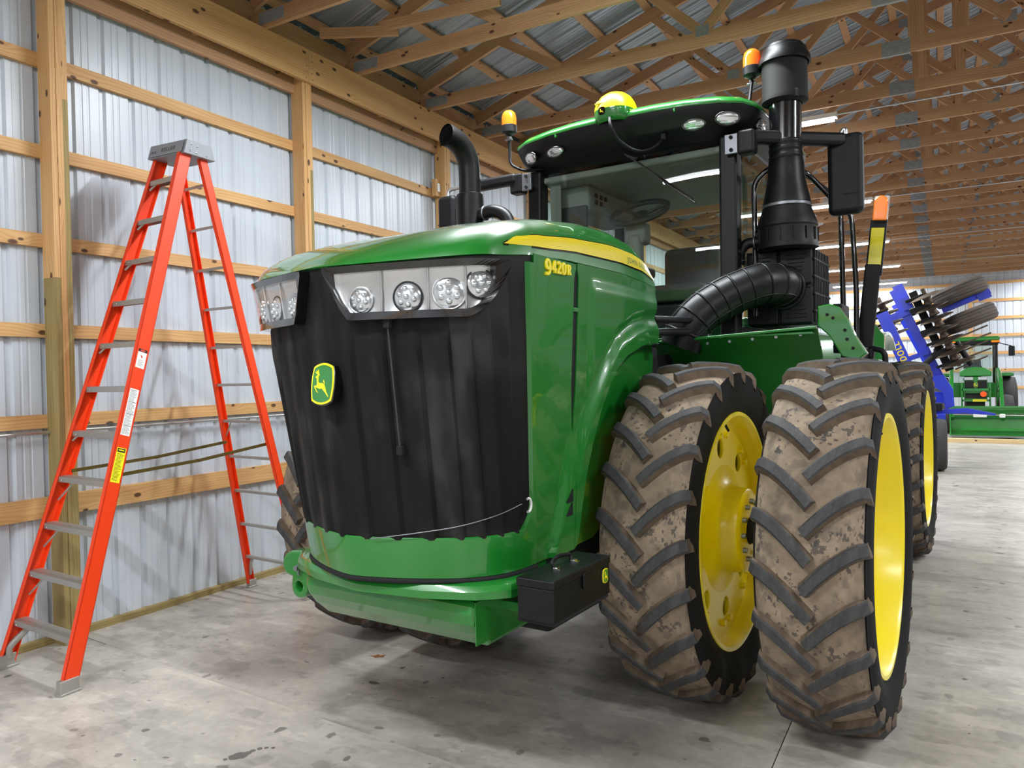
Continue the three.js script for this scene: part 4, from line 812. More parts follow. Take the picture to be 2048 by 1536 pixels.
{ // air intake stack, filter box and hose on its left side
  const a = grp('air_intake', tractor); a.position.set(1.035, 0, -1.3);
  put('intake_cap', latheY([[0, 3.83], [0.09, 3.828], [0.115, 3.815], [0.118, 3.80], [0.135, 3.79], [0.14, 3.765], [0.157, 3.735], [0.16, 3.70], [0.15, 3.70], [0.14, 3.715]], 40), M.black, a);
  put('precleaner', latheY([[0.138, 3.72], [0.139, 3.50], [0.142, 3.485], [0.142, 3.46], [0.125, 3.45], [0.105, 3.44]], 40), phy(0x191918, 0.65, { specularIntensity: 0.6 }), a);
  put('catch', box(0.03, 0.05, 0.02, 0.09, 3.475, 0.1, 0.004), M.black, a);
  put('intake_tube', latheY([[0.1, 3.46], [0.1, 3.2]], 40), M.stackGloss, a);
  put('rubber_coupling', latheY([[0.101, 3.21], [0.104, 3.205], [0.104, 3.185], [0.101, 3.18], [0.101, 3.165], [0.105, 3.16], [0.105, 3.14], [0.102, 3.135], [0.103, 3.12], [0.107, 3.115], [0.107, 3.095], [0.104, 3.09], [0.11, 3.06], [0.112, 3.02], [0.118, 2.95], [0.135, 2.87], [0.146, 2.82], [0.148, 2.79]], 40), M.rubberHose, a);
  put('hose_clamp', latheY([[0.149, 2.802], [0.152, 2.80], [0.152, 2.785], [0.149, 2.783]], 40), M.steelGrey, a);
  put('filter_head', latheY([[0.148, 2.785], [0.155, 2.76], [0.172, 2.71], [0.184, 2.68], [0.187, 2.66], [0.180, 2.65], [0.183, 2.56], [0.187, 2.55], [0.187, 2.52], [0.1, 2.51]], 40), M.plastic, a);
  put('head_ribs', mg([...Array(14)].map((_, i) => box(0.008, 0.08, 0.012, 0, 2.6, 0.184, 0.002).rotateY(i / 14 * Math.PI * 2))), M.plastic, a);
  put('drain_hose', tube([V(-0.17, 2.58, 0.05), V(-0.24, 2.57, 0.07), V(-0.28, 2.52, 0.08), V(-0.285, 2.44, 0.08)], 0.034, 24, 12), M.rubberHose, a);
  put('drain_clamp', mg([new THREE.TorusGeometry(0.036, 0.006, 8, 20).rotateX(Math.PI / 2).translate(-0.285, 2.46, 0.08), new THREE.TorusGeometry(0.036, 0.006, 8, 20).rotateY(Math.PI / 2).translate(-0.19, 2.578, 0.055)]), M.steelGrey, a);
  const f = grp('filter_box', tractor); f.position.set(0.975, 0, -1.32);
  put('box_body', box(0.41, 0.5, 0.5, 0, 2.28, -0.26, 0.025), M.plastic, f);
  put('box_front', mg([box(0.2, 0.23, 0.03, -0.105, 2.405, 0.0, 0.012), box(0.2, 0.23, 0.03, 0.105, 2.405, 0.0, 0.012), box(0.2, 0.23, 0.03, -0.105, 2.155, 0.0, 0.012), box(0.2, 0.23, 0.03, 0.105, 2.155, 0.0, 0.012)]), M.plastic, f);
  for (const [sx, sy] of [[-1, 1], [1, 1], [-1, -1], [1, -1]]) for (let i = 0; i < 5; i++) put('box_rib', box(0.13 - 0.014 * i, 0.006, 0.012, sx * 0.11, 2.28 + sy * (0.20 - 0.025 * i), 0.016, 0.002), M.plastic, f);
  for (let i = 0; i < 9; i++) put('side_rib', box(0.02, 0.47, 0.02, 0.208, 2.28, -0.05 - 0.052 * i, 0.004), M.plastic, f);
  for (let i = 0; i < 4; i++) put('side_band', box(0.012, 0.014, 0.5, 0.214, 2.12 + 0.11 * i, -0.26, 0.003), M.plastic, f);
  const h = grp('intake_hose', tractor);
  const path = [V(1.0, 2.275, -1.31), V(0.985, 2.29, -1.19), V(0.925, 2.285, -1.08), V(0.83, 2.25, -1.0), V(0.72, 2.19, -0.92), V(0.62, 2.11, -0.84), V(0.545, 2.01, -0.79), V(0.50, 1.9, -0.78)];
  const C = new THREE.CatmullRomCurve3(path);
  put('hose_tube', new THREE.TubeGeometry(C, 60, 0.128, 32), M.rubberHose, h);
  for (let i = 0; i < 9; i++) {
    const t = 0.06 + i * 0.105, p = C.getPointAt(t), d = C.getTangentAt(t), ring = put('hose_rib', new THREE.TorusGeometry(0.128, 0.008, 8, 36), M.rubberHose, h);
    ring.quaternion.setFromUnitVectors(Z1, d); ring.position.copy(p);
  }
  for (const k of [0.35, 2.2, 4.2]) { const pts = []; for (let i = 0; i <= 24; i++) { const t = 0.06 + 0.84 * i / 24, p = C.getPointAt(t), d = C.getTangentAt(t), sx = V(0, 1, 0).cross(d).normalize(), up = d.clone().cross(sx); pts.push(p.addScaledVector(up, 0.128 * Math.cos(k)).addScaledVector(sx, 0.128 * Math.sin(k))); } put('hose_spine', tube(pts, 0.007, 40, 8), M.rubberHose, h); }
  put('hose_flange', new THREE.TorusGeometry(0.132, 0.014, 10, 36).translate(1.0, 2.275, -1.30), M.rubberHose, h);
}
{ // platform front, brackets, rails
  const p = grp('platform', tractor);
  put('front_sheet', shell([[V(0.34, 1.925, -0.72), V(0.85, 1.95, -0.72), V(1.32, 1.975, -0.74)], [V(0.34, 1.78, -0.98), V(0.85, 1.79, -0.98), V(1.3, 1.82, -0.98)], [V(0.34, 1.45, -1.24), V(0.85, 1.45, -1.24), V(1.25, 1.5, -1.24)], [V(0.34, 0.95, -1.28), V(0.85, 0.95, -1.28), V(1.2, 0.95, -1.28)]], V(0, 0, -0.02), 0.5), M.greenRough, p);
  put('top_sheet', box(0.96, 0.014, 1.1, 0.82, 1.95, -1.27, 0.003), M.green, p);
  put('top_lip', box(0.98, 0.016, 0.03, 0, 0, 0, 0.004).rotateZ(0.05).translate(0.83, 1.955, -0.715), M.green, p);
  for (let i = 0; i < 7; i++) put('sheet_bolt', new THREE.CylinderGeometry(0.009, 0.009, 0.008, 8).rotateX(Math.PI / 2).translate(0.42 + 0.135 * i, 1.90 + 0.007 * i, -0.735), M.steelGrey, p);
  const br = [[0, 0.11], [0.06, 0.12], [0.11, 0.10], [0.16, 0.02], [0.19, -0.06], [0.25, -0.16], [0.20, -0.2], [0.12, -0.17], [0.06, -0.06], [0, 0.0]];
  put('corner_bracket', extr(br, 0.05, 0.008).translate(1.33, 1.985, -0.76), M.green, p);
  for (const [x, y] of [[0.05, 0.06], [0.08, 0.04], [0.14, -0.03], [0.15, -0.08], [0.18, -0.13]]) put('bracket_hole', new THREE.CylinderGeometry(0.009, 0.009, 0.006, 8).rotateX(Math.PI / 2).translate(1.33 + x, 1.985 + y, -0.70), M.matte, p);
  put('platform_side', box(0.05, 0.1, 1.1, 1.36, 1.84, -1.9, 0.01), M.black, p);
  put('under_pipe', tube([V(0.5, 1.97, -0.3), V(0.53, 1.98, -0.45), V(0.56, 1.985, -0.6), V(0.6, 1.985, -0.72)], 0.024, 24, 10), M.plastic, p);
  put('cowl_bar', rod(V(0.52, 2.05, -0.3), V(0.62, 2.06, -0.8), 0.02, 12), M.plastic, p);
  put('cowl_block', box(0.8, 0.42, 0.6, 0.0, 1.72, -0.62, 0.02), M.matte, p);
  { const hp = []; for (let i = 0; i <= 24; i++) { const a = Math.PI * i / 24, c = Math.cos(a), q = Math.sin(a); hp.push([0.0, 0.06].map(k => V(Math.sign(c) * Math.pow(Math.abs(c), 0.4) * 0.535, 1.86 + 0.44 * Math.pow(q, 0.45), -0.245 - k))); } put('hood_seal', shell(hp, V(0, -0.02, -0.01), 0.6), M.matte, p); }
  // hand rails
  put('hand_rail', bent([V(0.9, 2.0, -1.62), V(0.9, 3.12, -1.62), V(1.02, 3.16, -1.9), V(1.24, 2.88, -2.0), V(1.25, 1.86, -2.0)], 0.019, 0.09), M.gloss, p);
  put('hand_rail', bent([V(1.02, 3.14, -1.95), V(1.30, 2.86, -2.06), V(1.325, 2.3, -2.06), V(1.32, 1.86, -2.06)], 0.019, 0.09), M.gloss, p);
  put('step_bracket', box(0.06, 0.34, 0.3, 1.24, 2.02, -1.95, 0.01), M.plastic, p);
  // grab loop seen beside the windshield
  put('grab_loop', bent([V(0.83, 2.1, -1.3), V(0.83, 2.98, -1.3), V(0.93, 3.06, -1.3), V(1.05, 3.06, -1.3)], 0.018, 0.08), M.gloss, p);
}
for (const s of [1, -1]) { // mirrors with their arms
  const m = grp('mirror', tractor);
  put('hinge_plate', mg([box(0.085, 0.125, 0.02, s * 0.765, 3.18, -1.04, 0.004)]), M.steelGrey, m);
  for (const y of [3.14, 3.22]) put('hinge_bolt', new THREE.CylinderGeometry(0.012, 0.012, 0.012, 8).rotateX(Math.PI / 2).translate(s * 0.765, y, -1.026), M.matte, m);
  put('hinge_block', box(0.11, 0.15, 0.1, s * 0.855, 3.18, -1.07, 0.02), M.plastic, m);
  const z0 = s > 0 ? -1.55 : -1.02;
  put('mirror_arm', box(0.5, 0.085, 0.085, 0, 0, 0, 0.03).scale(Math.hypot(0.5, z0 + 1.1) / 0.5, 1, 1).rotateY(s > 0 ? Math.atan2(-(z0 + 1.1), 0.5) : 0).translate(s * 1.10, 3.22, (z0 - 1.08) / 2), M.plastic, m);
  const mx = s > 0 ? 1.35 : -1.47, my = s > 0 ? 3.0 : 3.02, mz = s > 0 ? -1.55 : -1.0, mh = s > 0 ? 0.52 : 0.3;
  put('mirror_tube', bent([V(s * 1.3, 3.23, z0), V(mx, my + mh / 2 + 0.05, mz), V(mx, my + mh / 2 - 0.03, mz)], 0.016, 0.06), M.silver, m);
  put('mirror_shell', box(s > 0 ? 0.215 : 0.17, mh, 0.1, mx, my, mz, 0.04), M.plastic, m);
  put('mirror_glass', box(s > 0 ? 0.185 : 0.14, mh - 0.04, 0.004, mx, my, mz - 0.051, 0.002), M.chrome, m);
  put('mirror_mark', box(0.09, 0.006, 0.004, mx + s * 0.03, my - mh * 0.26, mz + 0.05), M.matte, m);
}
{ // flasher arm with amber lamp and reflective strip
  const f = grp('flasher_arm', tractor); f.position.set(1.345, 1.83, -2.2); f.rotation.z = -0.11;
  put('arm', mg([box(0.105, 0.66, 0.05, 0, 0.33, 0, 0.012), box(0.11, 0.4, 0.03, 0.008, 0.78, 0, 0.008)]), M.plastic, f);
  put('reflector_strip', box(0.085, 0.3, 0.006, 0.008, 0.765, 0.017, 0.002), M.reflectYellow, f);
  put('lamp_back', box(0.1, 0.19, 0.03, 0.012, 1.05, -0.01, 0.012), M.clear, f);
  const ls = new THREE.Shape(); ls.moveTo(-0.045, 0); ls.lineTo(-0.045, 0.13); ls.absarc(0, 0.13, 0.045, Math.PI, 0, true); ls.lineTo(0.045, 0); ls.lineTo(-0.045, 0);
  put('lamp_lens', extr(ls, 0.03, 0.008).translate(0.012, 0.965, 0.0), M.amberFlat, f);
  put('arm_foot', mg([box(0.16, 0.09, 0.1, -0.01, 0.02, 0, 0.02)]), M.plastic, f);
  put('loop', bent([V(0.04, 0.06, 0.02), V(0.14, 0.05, 0.05), V(0.17, -0.15, 0.05)], 0.02, 0.05), M.plastic, f);
}
{ // rear body
  const r = grp('rear_body', tractor);
  const arc = []; for (let i = 0; i <= 14; i++) { const a = lerp(0.95, -0.5, i / 14); arc.push([0.55, 1.28].map(x => V(x, 0.95 + 1.13 * Math.cos(a), -4.17 + 1.13 * Math.sin(a)))); }
  put('rear_fender', shell(arc, V(0, -0.03, 0), 0.6), M.green, r);
  put('rear_fender', shell(arc.map(q => q.map(p => V(-p.x, p.y, p.z))), V(0, -0.03, 0), 0.6), M.green, r);
  put('tank_cover', box(0.9, 0.5, 1.0, 0, 1.95, -3.2, 0.08), M.green, r);
  put('fender_edge', shell([[V(1.28, 2.12, -3.22), V(1.36, 2.0, -3.2)], [V(1.28, 1.83, -3.15), V(1.36, 1.8, -3.15)]], V(0, 0, -0.05), 0.5), M.green, r);
}
// ---------------------------------------------------------------- toolbox on its shelf
{
  const s = Math.sin(-3.5 * D2R), c = Math.cos(-3.5 * D2R), lx = 0.757, lz = 1.19;
  const t = thing('toolbox', 'black metal toolbox with chrome handle studs beside the front tyre', 'toolbox', -1.975 + lx * c + lz * s, 0.845, -3.89 - lx * s + lz * c, -3.5 * D2R);
  put('body', box(0.155, 0.122, 0.46, 0, 0.061, 0, 0.005), M.toolbox, t);
  put('lid', mg([box(0.163, 0.034, 0.468, 0, 0.139, 0, 0.008)]), M.toolbox, t);
  put('handle', bent([V(-0.01, 0.158, 0.07), V(-0.02, 0.182, 0.075), V(-0.03, 0.19, 0), V(-0.02, 0.182, -0.075), V(-0.01, 0.158, -0.07)], 0.008, 0.02), M.plastic, t);
  for (const z of [0.07, -0.07]) put('handle_stud', mg([box(0.02, 0.012, 0.03, 0, 0.16, z, 0.004), box(0.03, 0.004, 0.02, 0.006, 0.157, z, 0.001)]), M.chrome, t);
  put('latch', mg([box(0.01, 0.06, 0.026, 0.083, 0.105, 0.0, 0.003), box(0.014, 0.02, 0.02, 0.085, 0.085, 0, 0.003)]), M.toolbox, t);
  const b = badge(t, 0.046, 0.06, 0.002); b.rotation.y = Math.PI / 2; b.position.set(0.078, 0.085, -0.175);
}
// ---------------------------------------------------------------- stepladder
{
  const L = thing('stepladder', 'tall orange-red fibreglass stepladder with grey top cap and aluminium steps', 'ladder');
  const top = 3.36, FB = [V(-5.072, 0, -2.475), V(-4.325, 0, -2.43)], FT_ = [V(-4.845, top, -3.50), V(-4.565, top, -3.48)], RB_ = [V(-5.115, 0, -4.44), V(-4.41, 0, -4.385)], RT = [V(-4.83, top, -3.63), V(-4.575, top, -3.615)];
  function rail(name, a, b, side, web, fl, th, back) { // C channel: web faces outwards (side), flanges inwards
    const x = b.clone().sub(a), len = x.length(); x.normalize();
    const out = V(side, 0, 0).addScaledVector(x, -side * x.x).normalize(), f = out.clone().cross(x).multiplyScalar(side > 0 ? -1 : 1); // f points fore and aft
    const g = mg([box(len, th, web, 0, fl / 2 - th / 2, 0, 0.001), box(len, fl, th, 0, 0, web / 2 - th / 2, 0.001), box(len, fl, th, 0, 0, -web / 2 + th / 2, 0.001)]);
    const o = put(name, g, M.ladder, L), zz = x.clone().cross(out);
    _m4.makeBasis(x, out, zz); o.quaternion.setFromRotationMatrix(_m4); o.position.copy(a).add(b).multiplyScalar(0.5); return { o, x, out, zz, len };
  }
  const FR = [rail('front_rail', FB[0], FT_[0], -1, 0.088, 0.034, 0.006), rail('front_rail', FB[1], FT_[1], 1, 0.088, 0.034, 0.006)];
  const RR = [rail('rear_rail', RB_[0], RT[0], -1, 0.062, 0.03, 0.005), rail('rear_rail', RB_[1], RT[1], 1, 0.062, 0.03, 0.005)];
  const at = (a, b, y) => a.clone().lerp(b, y / top);
  const capG = grp('top_cap', L), capS = extr([[-0.135, -0.055], [0.135, -0.055], [0.105, 0.045], [-0.105, 0.045]], 0.36, 0.004).rotateY(Math.PI / 2).translate(-0.18, 0, 0);
  put('cap_body', capS, M.ladderCap, capG); capG.position.set(-4.705, top + 0.02, -3.555); capG.rotation.y = 0.06;
  const kt = canvasTex(512, 128, (c, w, h) => { c.fillStyle = '#8a8d93'; c.fillRect(0, 0, w, h); c.fillStyle = '#1b1c20'; c.font = 'italic bold 64px sans-serif'; c.textBaseline = 'middle'; c.fillText('KELLER', 170, 64, 220); c.transform(1, 0, -0.25, 1, 20, 0); for (let i = 0; i < 4; i++) { c.fillRect(24 + i * 22, 62, 9, 30); c.fillRect(24 + i * 22, 62 + (i % 2) * 21, 17, 8); } });
  const face = put('cap_lettering', new THREE.PlaneGeometry(0.33, 0.085), std(0xffffff, 0.5, { map: kt }), capG); face.position.set(0, -0.005, 0.127); face.rotation.x = -0.29;
  for (const [z, y] of [[0.07, 0.02], [0.02, 0.012], [0.08, -0.03], [0.03, -0.035], [-0.06, -0.035]]) put('rivet', new THREE.SphereGeometry(0.007, 10, 6).scale(0.5, 1, 1).translate(0.185, y, z), M.chrome, capG);
  for (let i = 1; i <= 11; i++) {
    const y = i * 0.2875, a = at(FB[0], FT_[0], y), b = at(FB[1], FT_[1], y), w = b.x - a.x - 0.012;
    const s = put('step', mg([box(w, 0.004, 0.078, 0, 0, 0), box(w, 0.034, 0.004, 0, -0.016, 0.039, 0.001), box(w, 0.026, 0.004, 0, -0.012, -0.037, 0.001), ...[-0.024, -0.008, 0.008, 0.024].map(z => box(w, 0.0025, 0.006, 0, 0.003, z))]), M.alu, L);
    s.position.set((a.x + b.x) / 2, y, (a.z + b.z) / 2); s.rotation.y = Math.atan2(-(b.z - a.z), b.x - a.x);
    for (const e of [-1, 1]) put('rivet', new THREE.SphereGeometry(0.006, 8, 6), M.chrome, L).position.set((a.x + b.x) / 2 + e * (w / 2 - 0.07), y - 0.016, (a.z + b.z) / 2 + 0.042 + e * 0.004);
    if (i <= 4) for (const [p, e] of [[a, 1], [b, -1]]) put('brace', rod(V(p.x + e * 0.12, y - 0.02, p.z - 0.01), at(e > 0 ? FB[0] : FB[1], e > 0 ? FT_[0] : FT_[1], y - 0.15).add(V(e * 0.005, 0, -0.01)), 0.007, 6), M.alu, L);
    else if (i % 2 || i > 8) put('brace', rod(V(a.x + 0.05, y - 0.02, a.z + 0.02), at(FB[0], FT_[0], y - 0.06).add(V(0.01, 0, 0.02)), 0.008, 6), M.alu, L);
    const ra = at(RB_[0], RT[0], y), rb = at(RB_[1], RT[1], y), rw = rb.x - ra.x - 0.01;
    const h = put('rear_bar', mg([box(rw, 0.003, 0.03, 0, 0, 0), box(rw, 0.02, 0.003, 0, -0.009, 0.014)]), M.alu, L); h.position.set((ra.x + rb.x) / 2, y, (ra.z + rb.z) / 2); h.rotation.y = Math.atan2(-(rb.z - ra.z), rb.x - ra.x);
    if (i === 5) for (const [p, e] of [[ra, 1], [rb, -1]]) put('brace', rod(V(p.x + e * 0.09, y - 0.015, p.z), at(e > 0 ? RB_[0] : RB_[1], e > 0 ? RT[0] : RT[1], y - 0.13), 0.006, 6), M.alu, L);
  }
  // curved corner braces at the bottom step and feet
  for (const [k, e] of [[0, 1], [1, -1]]) {
    const p = at(FB[k], FT_[k], 0.27), q = at(FB[k], FT_[k], 0.07);
    put('corner_brace', tube([V(p.x + e * 0.13, 0.268, p.z), V(p.x + e * 0.07, 0.22, p.z), V(q.x + e * 0.025, 0.13, q.z), V(q.x + e * 0.012, 0.06, q.z)], 0.02, 20, 6).scale(1, 1, 1), M.alu, L);
    const f = put('foot', mg([box(0.045, 0.075, 0.11, 0, 0.045, 0, 0.003), box(0.06, 0.014, 0.125, 0, 0.007, 0, 0.003)]), M.alu, L); f.position.copy(FB[k]).add(V(0, 0, -0.008)); f.rotation.y = 0.06;
    const r = put('foot', mg([box(0.04, 0.06, 0.08, 0, 0.036, 0, 0.003), box(0.05, 0.012, 0.09, 0, 0.006, 0, 0.003)]), M.alu, L); r.position.copy(RB_[k]); r.rotation.y = 0.06;
    put('corner_brace', tube([at(RB_[k], RT[k], 0.28).add(V(e * 0.1, 0, 0)), at(RB_[k], RT[k], 0.24).add(V(e * 0.05, 0, 0)), at(RB_[k], RT[k], 0.12).add(V(e * 0.012, 0, 0))], 0.014, 14, 6), M.alu, L);
    // hinged spreader bars
    const s0 = at(FB[k], FT_[k], 1.18).add(V(e * 0.02, 0, -0.03)), s1 = at(RB_[k], RT[k], 1.26).add(V(e * 0.02, 0, 0.02)), mid = s0.clone().lerp(s1, 0.5).add(V(0, -0.015, 0));
    put('spreader', mg([boxBetween(s0, mid, 0.022, 0.005), boxBetween(mid, s1, 0.022, 0.005), new THREE.SphereGeometry(0.009, 8, 6).translate(mid.x, mid.y, mid.z)]), M.strap, L);
  }
  function boxBetween(a, b, w, t) { const d = b.clone().sub(a), l = d.length(), g = box(t, w, l); g.lookAt(d.clone().normalize()); return g.translate((a.x + b.x) / 2, (a.y + b.y) / 2, (a.z + b.z) / 2); }
  // stickers on the outer face of the right front rail
  const stickers = [
    [1.90, 0.125, (c, w, h) => { c.fillStyle = '#f4f2ee'; c.fillRect(0, 0, w, h); c.fillStyle = '#2a1512'; c.fillRect(0, 0, w, h * 0.16); c.fillStyle = '#c8453a'; c.beginPath(); c.ellipse(w / 2, h * 0.08, w * 0.28, h * 0.06, 0, 0, 7); c.fill(); c.beginPath(); c.moveTo(w * 0.3, h * 0.3); c.lineTo(w * 0.62, h * 0.38); c.lineTo(w * 0.5, h * 0.5); c.fill(); c.fillStyle = '#777'; for (let i = 0; i < 5; i++) c.fillRect(w * 0.2, h * (0.58 + 0.07 * i), w * (0.5 + 0.1 * (i % 2)), h * 0.025); }],
    [1.565, 0.30, (c, w, h) => { c.fillStyle = '#f2f1ee'; c.fillRect(0, 0, w, h); for (let i = 0; i < 34; i++) { c.fillStyle = i % 9 === 0 ? '#555' : '#9a9a9a'; c.fillRect(w * 0.1, h * (0.03 + i * 0.028), w * (0.55 + 0.3 * hash(i, 1, 1)), h * 0.012); } }],
    [1.245, 0.215, (c, w, h) => { c.fillStyle = '#f6ee1e'; c.fillRect(0, 0, w, h); c.fillStyle = '#222'; c.fillRect(w * 0.08, h * 0.02, w * 0.84, h * 0.11); c.fillStyle = '#f6ee1e'; c.fillRect(w * 0.2, h * 0.05, w * 0.6, h * 0.04); c.fillStyle = '#77701a'; for (let i = 0; i < 22; i++) c.fillRect(w * 0.12, h * (0.17 + i * 0.036), w * (0.45 + 0.3 * hash(i, 2, 1)), h * 0.014); }],
  ];
  for (const [y, h, draw] of stickers) {
    const tx = canvasTex(96, Math.round(96 * h / 0.07), draw), p = at(FB[1], FT_[1], y), R = FR[1];
    const o = put('sticker', new THREE.PlaneGeometry(0.062, h), std(0xffffff, 0.5, { map: tx }), L);
    const xa = R.zz.clone(); if (xa.z > 0) xa.negate();
    const ya = R.x.clone(), za = xa.clone().cross(ya);
    _m4.makeBasis(xa, ya, za); o.quaternion.setFromRotationMatrix(_m4); o.position.copy(p).addScaledVector(R.out, 0.0178);
  }
}
// ---------------------------------------------------------------- blue disc implement with a folded wing
{
  const I = thing('disc_harrow', 'blue folded tillage implement with disc blades and two raised tyres', 'implement', 0, 0, -15.2);
  const beam = (name, a, b, w, t, m = M.blue) => boardBetween(name, a, b, w, t, Z1, m, I);
  // the wing leans: direction along the beams (down and to the right)
  const d = V(0.40, -1.0, 0).normalize(), n = V(1.0, 0.40, 0).normalize();
  beam('wing_beam', V(-0.95, 2.72, 0), V(-0.42, 1.38, 0), 0.20, 0.14);
  beam('wing_beam', V(-0.76, 3.12, -0.05), V(-0.02, 1.45, -0.05), 0.15, 0.14);
  beam('wing_beam', V(-0.82, 3.0, -1.9), V(-0.05, 1.35, -1.9), 0.15, 0.14);
  beam('cross_beam', V(-0.98, 2.55, 0.0), V(-0.52, 2.73, 0.0), 0.12, 0.12); beam('cross_beam', V(-0.66, 1.83, 0.02), V(-0.22, 2.0, 0.02), 0.08, 0.1); beam('cross_beam', V(-0.70, 3.2, -0.05), V(-0.52, 2.78, -0.05), 0.17, 0.16);
  const tilt = Math.atan2(0.40, 1.0);
  put('mount_block', box(0.16, 0.22, 0.2).rotateZ(tilt).translate(-0.55, 2.86, 0.06), M.blue, I);
  const lt = canvasTex(1024, 192, (c, w, h) => { c.fillStyle = '#1a34c8'; c.fillRect(0, 0, w, h); c.fillStyle = '#f2d422'; c.font = 'bold 150px sans-serif'; c.textBaseline = 'middle'; c.fillText('LANDOLL', 40, 100, 930); });
  const lp = put('beam_lettering', new THREE.PlaneGeometry(1.02, 0.19), phy(0xffffff, 0.4, { map: lt, clearcoat: 0.4, clearcoatRoughness: 0.2 }), I);
  { const xa = d.clone().negate(), za = Z1.clone(), ya = za.clone().cross(xa); _m4.makeBasis(xa, ya, za); lp.quaternion.setFromRotationMatrix(_m4); lp.position.set(-0.665, 2.0, 0.0725); }
  // disc gangs: shaft with concave blades
  const blade = latheX([[0.0, 0.0], [0.004, 0.1], [0.018, 0.2], [0.042, 0.275], [0.05, 0.275], [0.026, 0.2], [0.012, 0.1], [0.008, 0]], 28);
  const spool = latheX([[-0.085, 0.075], [-0.07, 0.085], [0, 0.06], [0.07, 0.085], [0.085, 0.075]], 20);
  function gang(a, b, nb, z) {
    const dir = b.clone().sub(a).normalize();
    put('gang_shaft', rod(a, b, 0.035, 12), M.discSteel, I);
    for (let i = 0; i < nb; i++) {
      const q = new THREE.Quaternion().setFromUnitVectors(X1, dir), p = a.clone().lerp(b, (i + 0.5) / nb);
      const o = put('disc_blade', blade, M.discSteel, I); o.quaternion.copy(q); o.position.copy(p);
      if (i < nb - 1) { const s = put('spool', spool, M.discSteel, I); s.quaternion.copy(q); s.position.copy(p).addScaledVector(dir, a.distanceTo(b) / nb / 2); }
      { const h = put('bearing_hanger', box(0.30, i % 2 ? 0.12 : 0.05, 0.08, -0.17, 0, 0, 0.01), M.matte, I); h.rotation.z = tilt; h.position.copy(p); }
    }
  }
  gang(V(-0.3, 3.08, 0.35), V(0.24, 1.74, 0.15), 7);
  gang(V(-1.05, 3.05, -0.6), V(-0.75, 2.3, -0.6), 4);
  put('gang_bar', box(0.13, 1.5, 0.08).rotateZ(tilt).translate(-0.18, 2.36, 0.1), M.matte, I);
  // raised gauge tyres
  const tyreP = [[-0.13, 0.22], [-0.15, 0.30], [-0.14, 0.39], [-0.10, 0.425], [0, 0.435], [0.10, 0.425], [0.14, 0.39], [0.15, 0.30], [0.13, 0.22]];
  const tyreG = latheX(tyreP, 40, 0), groove = latheX([[-0.008, 0.436], [0, 0.43], [0.008, 0.436]], 40, 0);
  for (const [x, y, z, r] of [[0.26, 3.03, -0.3, 0.38], [0.40, 2.55, -0.15, 0.38]]) {
    const w = grp('gauge_wheel', I); w.position.set(x, y, z); w.rotation.set(0, 0, 0);
    const ax = V(-0.40, 1, 0).normalize(); w.quaternion.setFromUnitVectors(X1, ax);
    put('tyre', tyreG, M.tyreGrey, w); for (const k of [-0.08, -0.03, 0.03, 0.08]) put('tread_rib', groove.clone().translate(k, 0.0, 0), M.ripple, w);
    put('wheel_rim', latheX([[-0.1, 0.22], [-0.09, 0.2], [0, 0.12], [0.09, 0.2], [0.1, 0.22]], 28), M.white, w);
  }
  beam('wheel_arm', V(0.0, 2.72, -0.3), V(0.72, 3.02, -0.3), 0.09, 0.09); put('arm_end', box(0.2, 0.16, 0.14).rotateZ(tilt).translate(0.62, 2.96, -0.28), M.blue, I);
  // rolling basket at the tail
  for (let i = 0; i < 5; i++) put('basket_bar', rod(V(0.18, 2.2 - 0.13 * i, 0.2 - 0.05 * i), V(0.66 + 0.05 * (i % 2), 2.42 - 0.13 * i, 0.0), 0.014, 8), M.discSteel, I);
  put('basket_hub', rod(V(0.2, 2.15, 0.1), V(0.42, 1.75, 0.1), 0.05, 12), M.plastic, I);
  // centre frame and running wheels
  beam('centre_beam', V(-1.6, 1.18, -0.4), V(0.05, 1.18, -0.4), 0.2, 0.2); beam('centre_beam', V(-1.6, 0.9, 0.2), V(0.02, 0.9, 0.2), 0.18, 0.18);
  put('fold_arm', extr([[-0.25, 1.55], [0.0, 1.6], [0.14, 1.35], [0.16, 1.05], [0.02, 1.0], [-0.02, 1.3], [-0.2, 1.42]], 0.12, 0.01).translate(0, 0, 0.1), M.blue, I);
  put('cylinder', rod(V(-0.9, 1.2, 0.3), V(-0.15, 1.9, 0.2), 0.05, 14), M.matte, I); put('cylinder_rod', rod(V(-0.15, 1.9, 0.2), V(0.0, 2.05, 0.18), 0.025, 12), M.chrome, I);
  put('axle_block', box(0.24, 0.16, 0.3, -0.1, 0.86, 0.55, 0.01), M.blue, I); put('axle_leg', box(0.1, 0.5, 0.12, -0.2, 0.62, 0.6, 0.01), M.matte, I);
  put('spring_block', box(0.26, 0.14, 0.2, -0.15, 1.05, 0.5, 0.02), M.matte, I);
  put('tail_tine', extr([[0.0, 1.0], [0.35, 1.02], [0.75, 0.93], [0.75, 0.90], [0.3, 0.93], [0.0, 0.92]], 0.06, 0.005).translate(0.0, 0, 0.2), M.blue, I);
  for (const x of [-0.105, -1.3]) { const w = grp('running_wheel', I); w.position.set(x, 0.435, 0.72); put('tyre', tyreG, M.ripple, w); put('wheel_rim', latheX([[0.1, 0.22], [0.09, 0.18], [0.05, 0.08], [0.06, 0]], 28), M.plastic, w); }
}
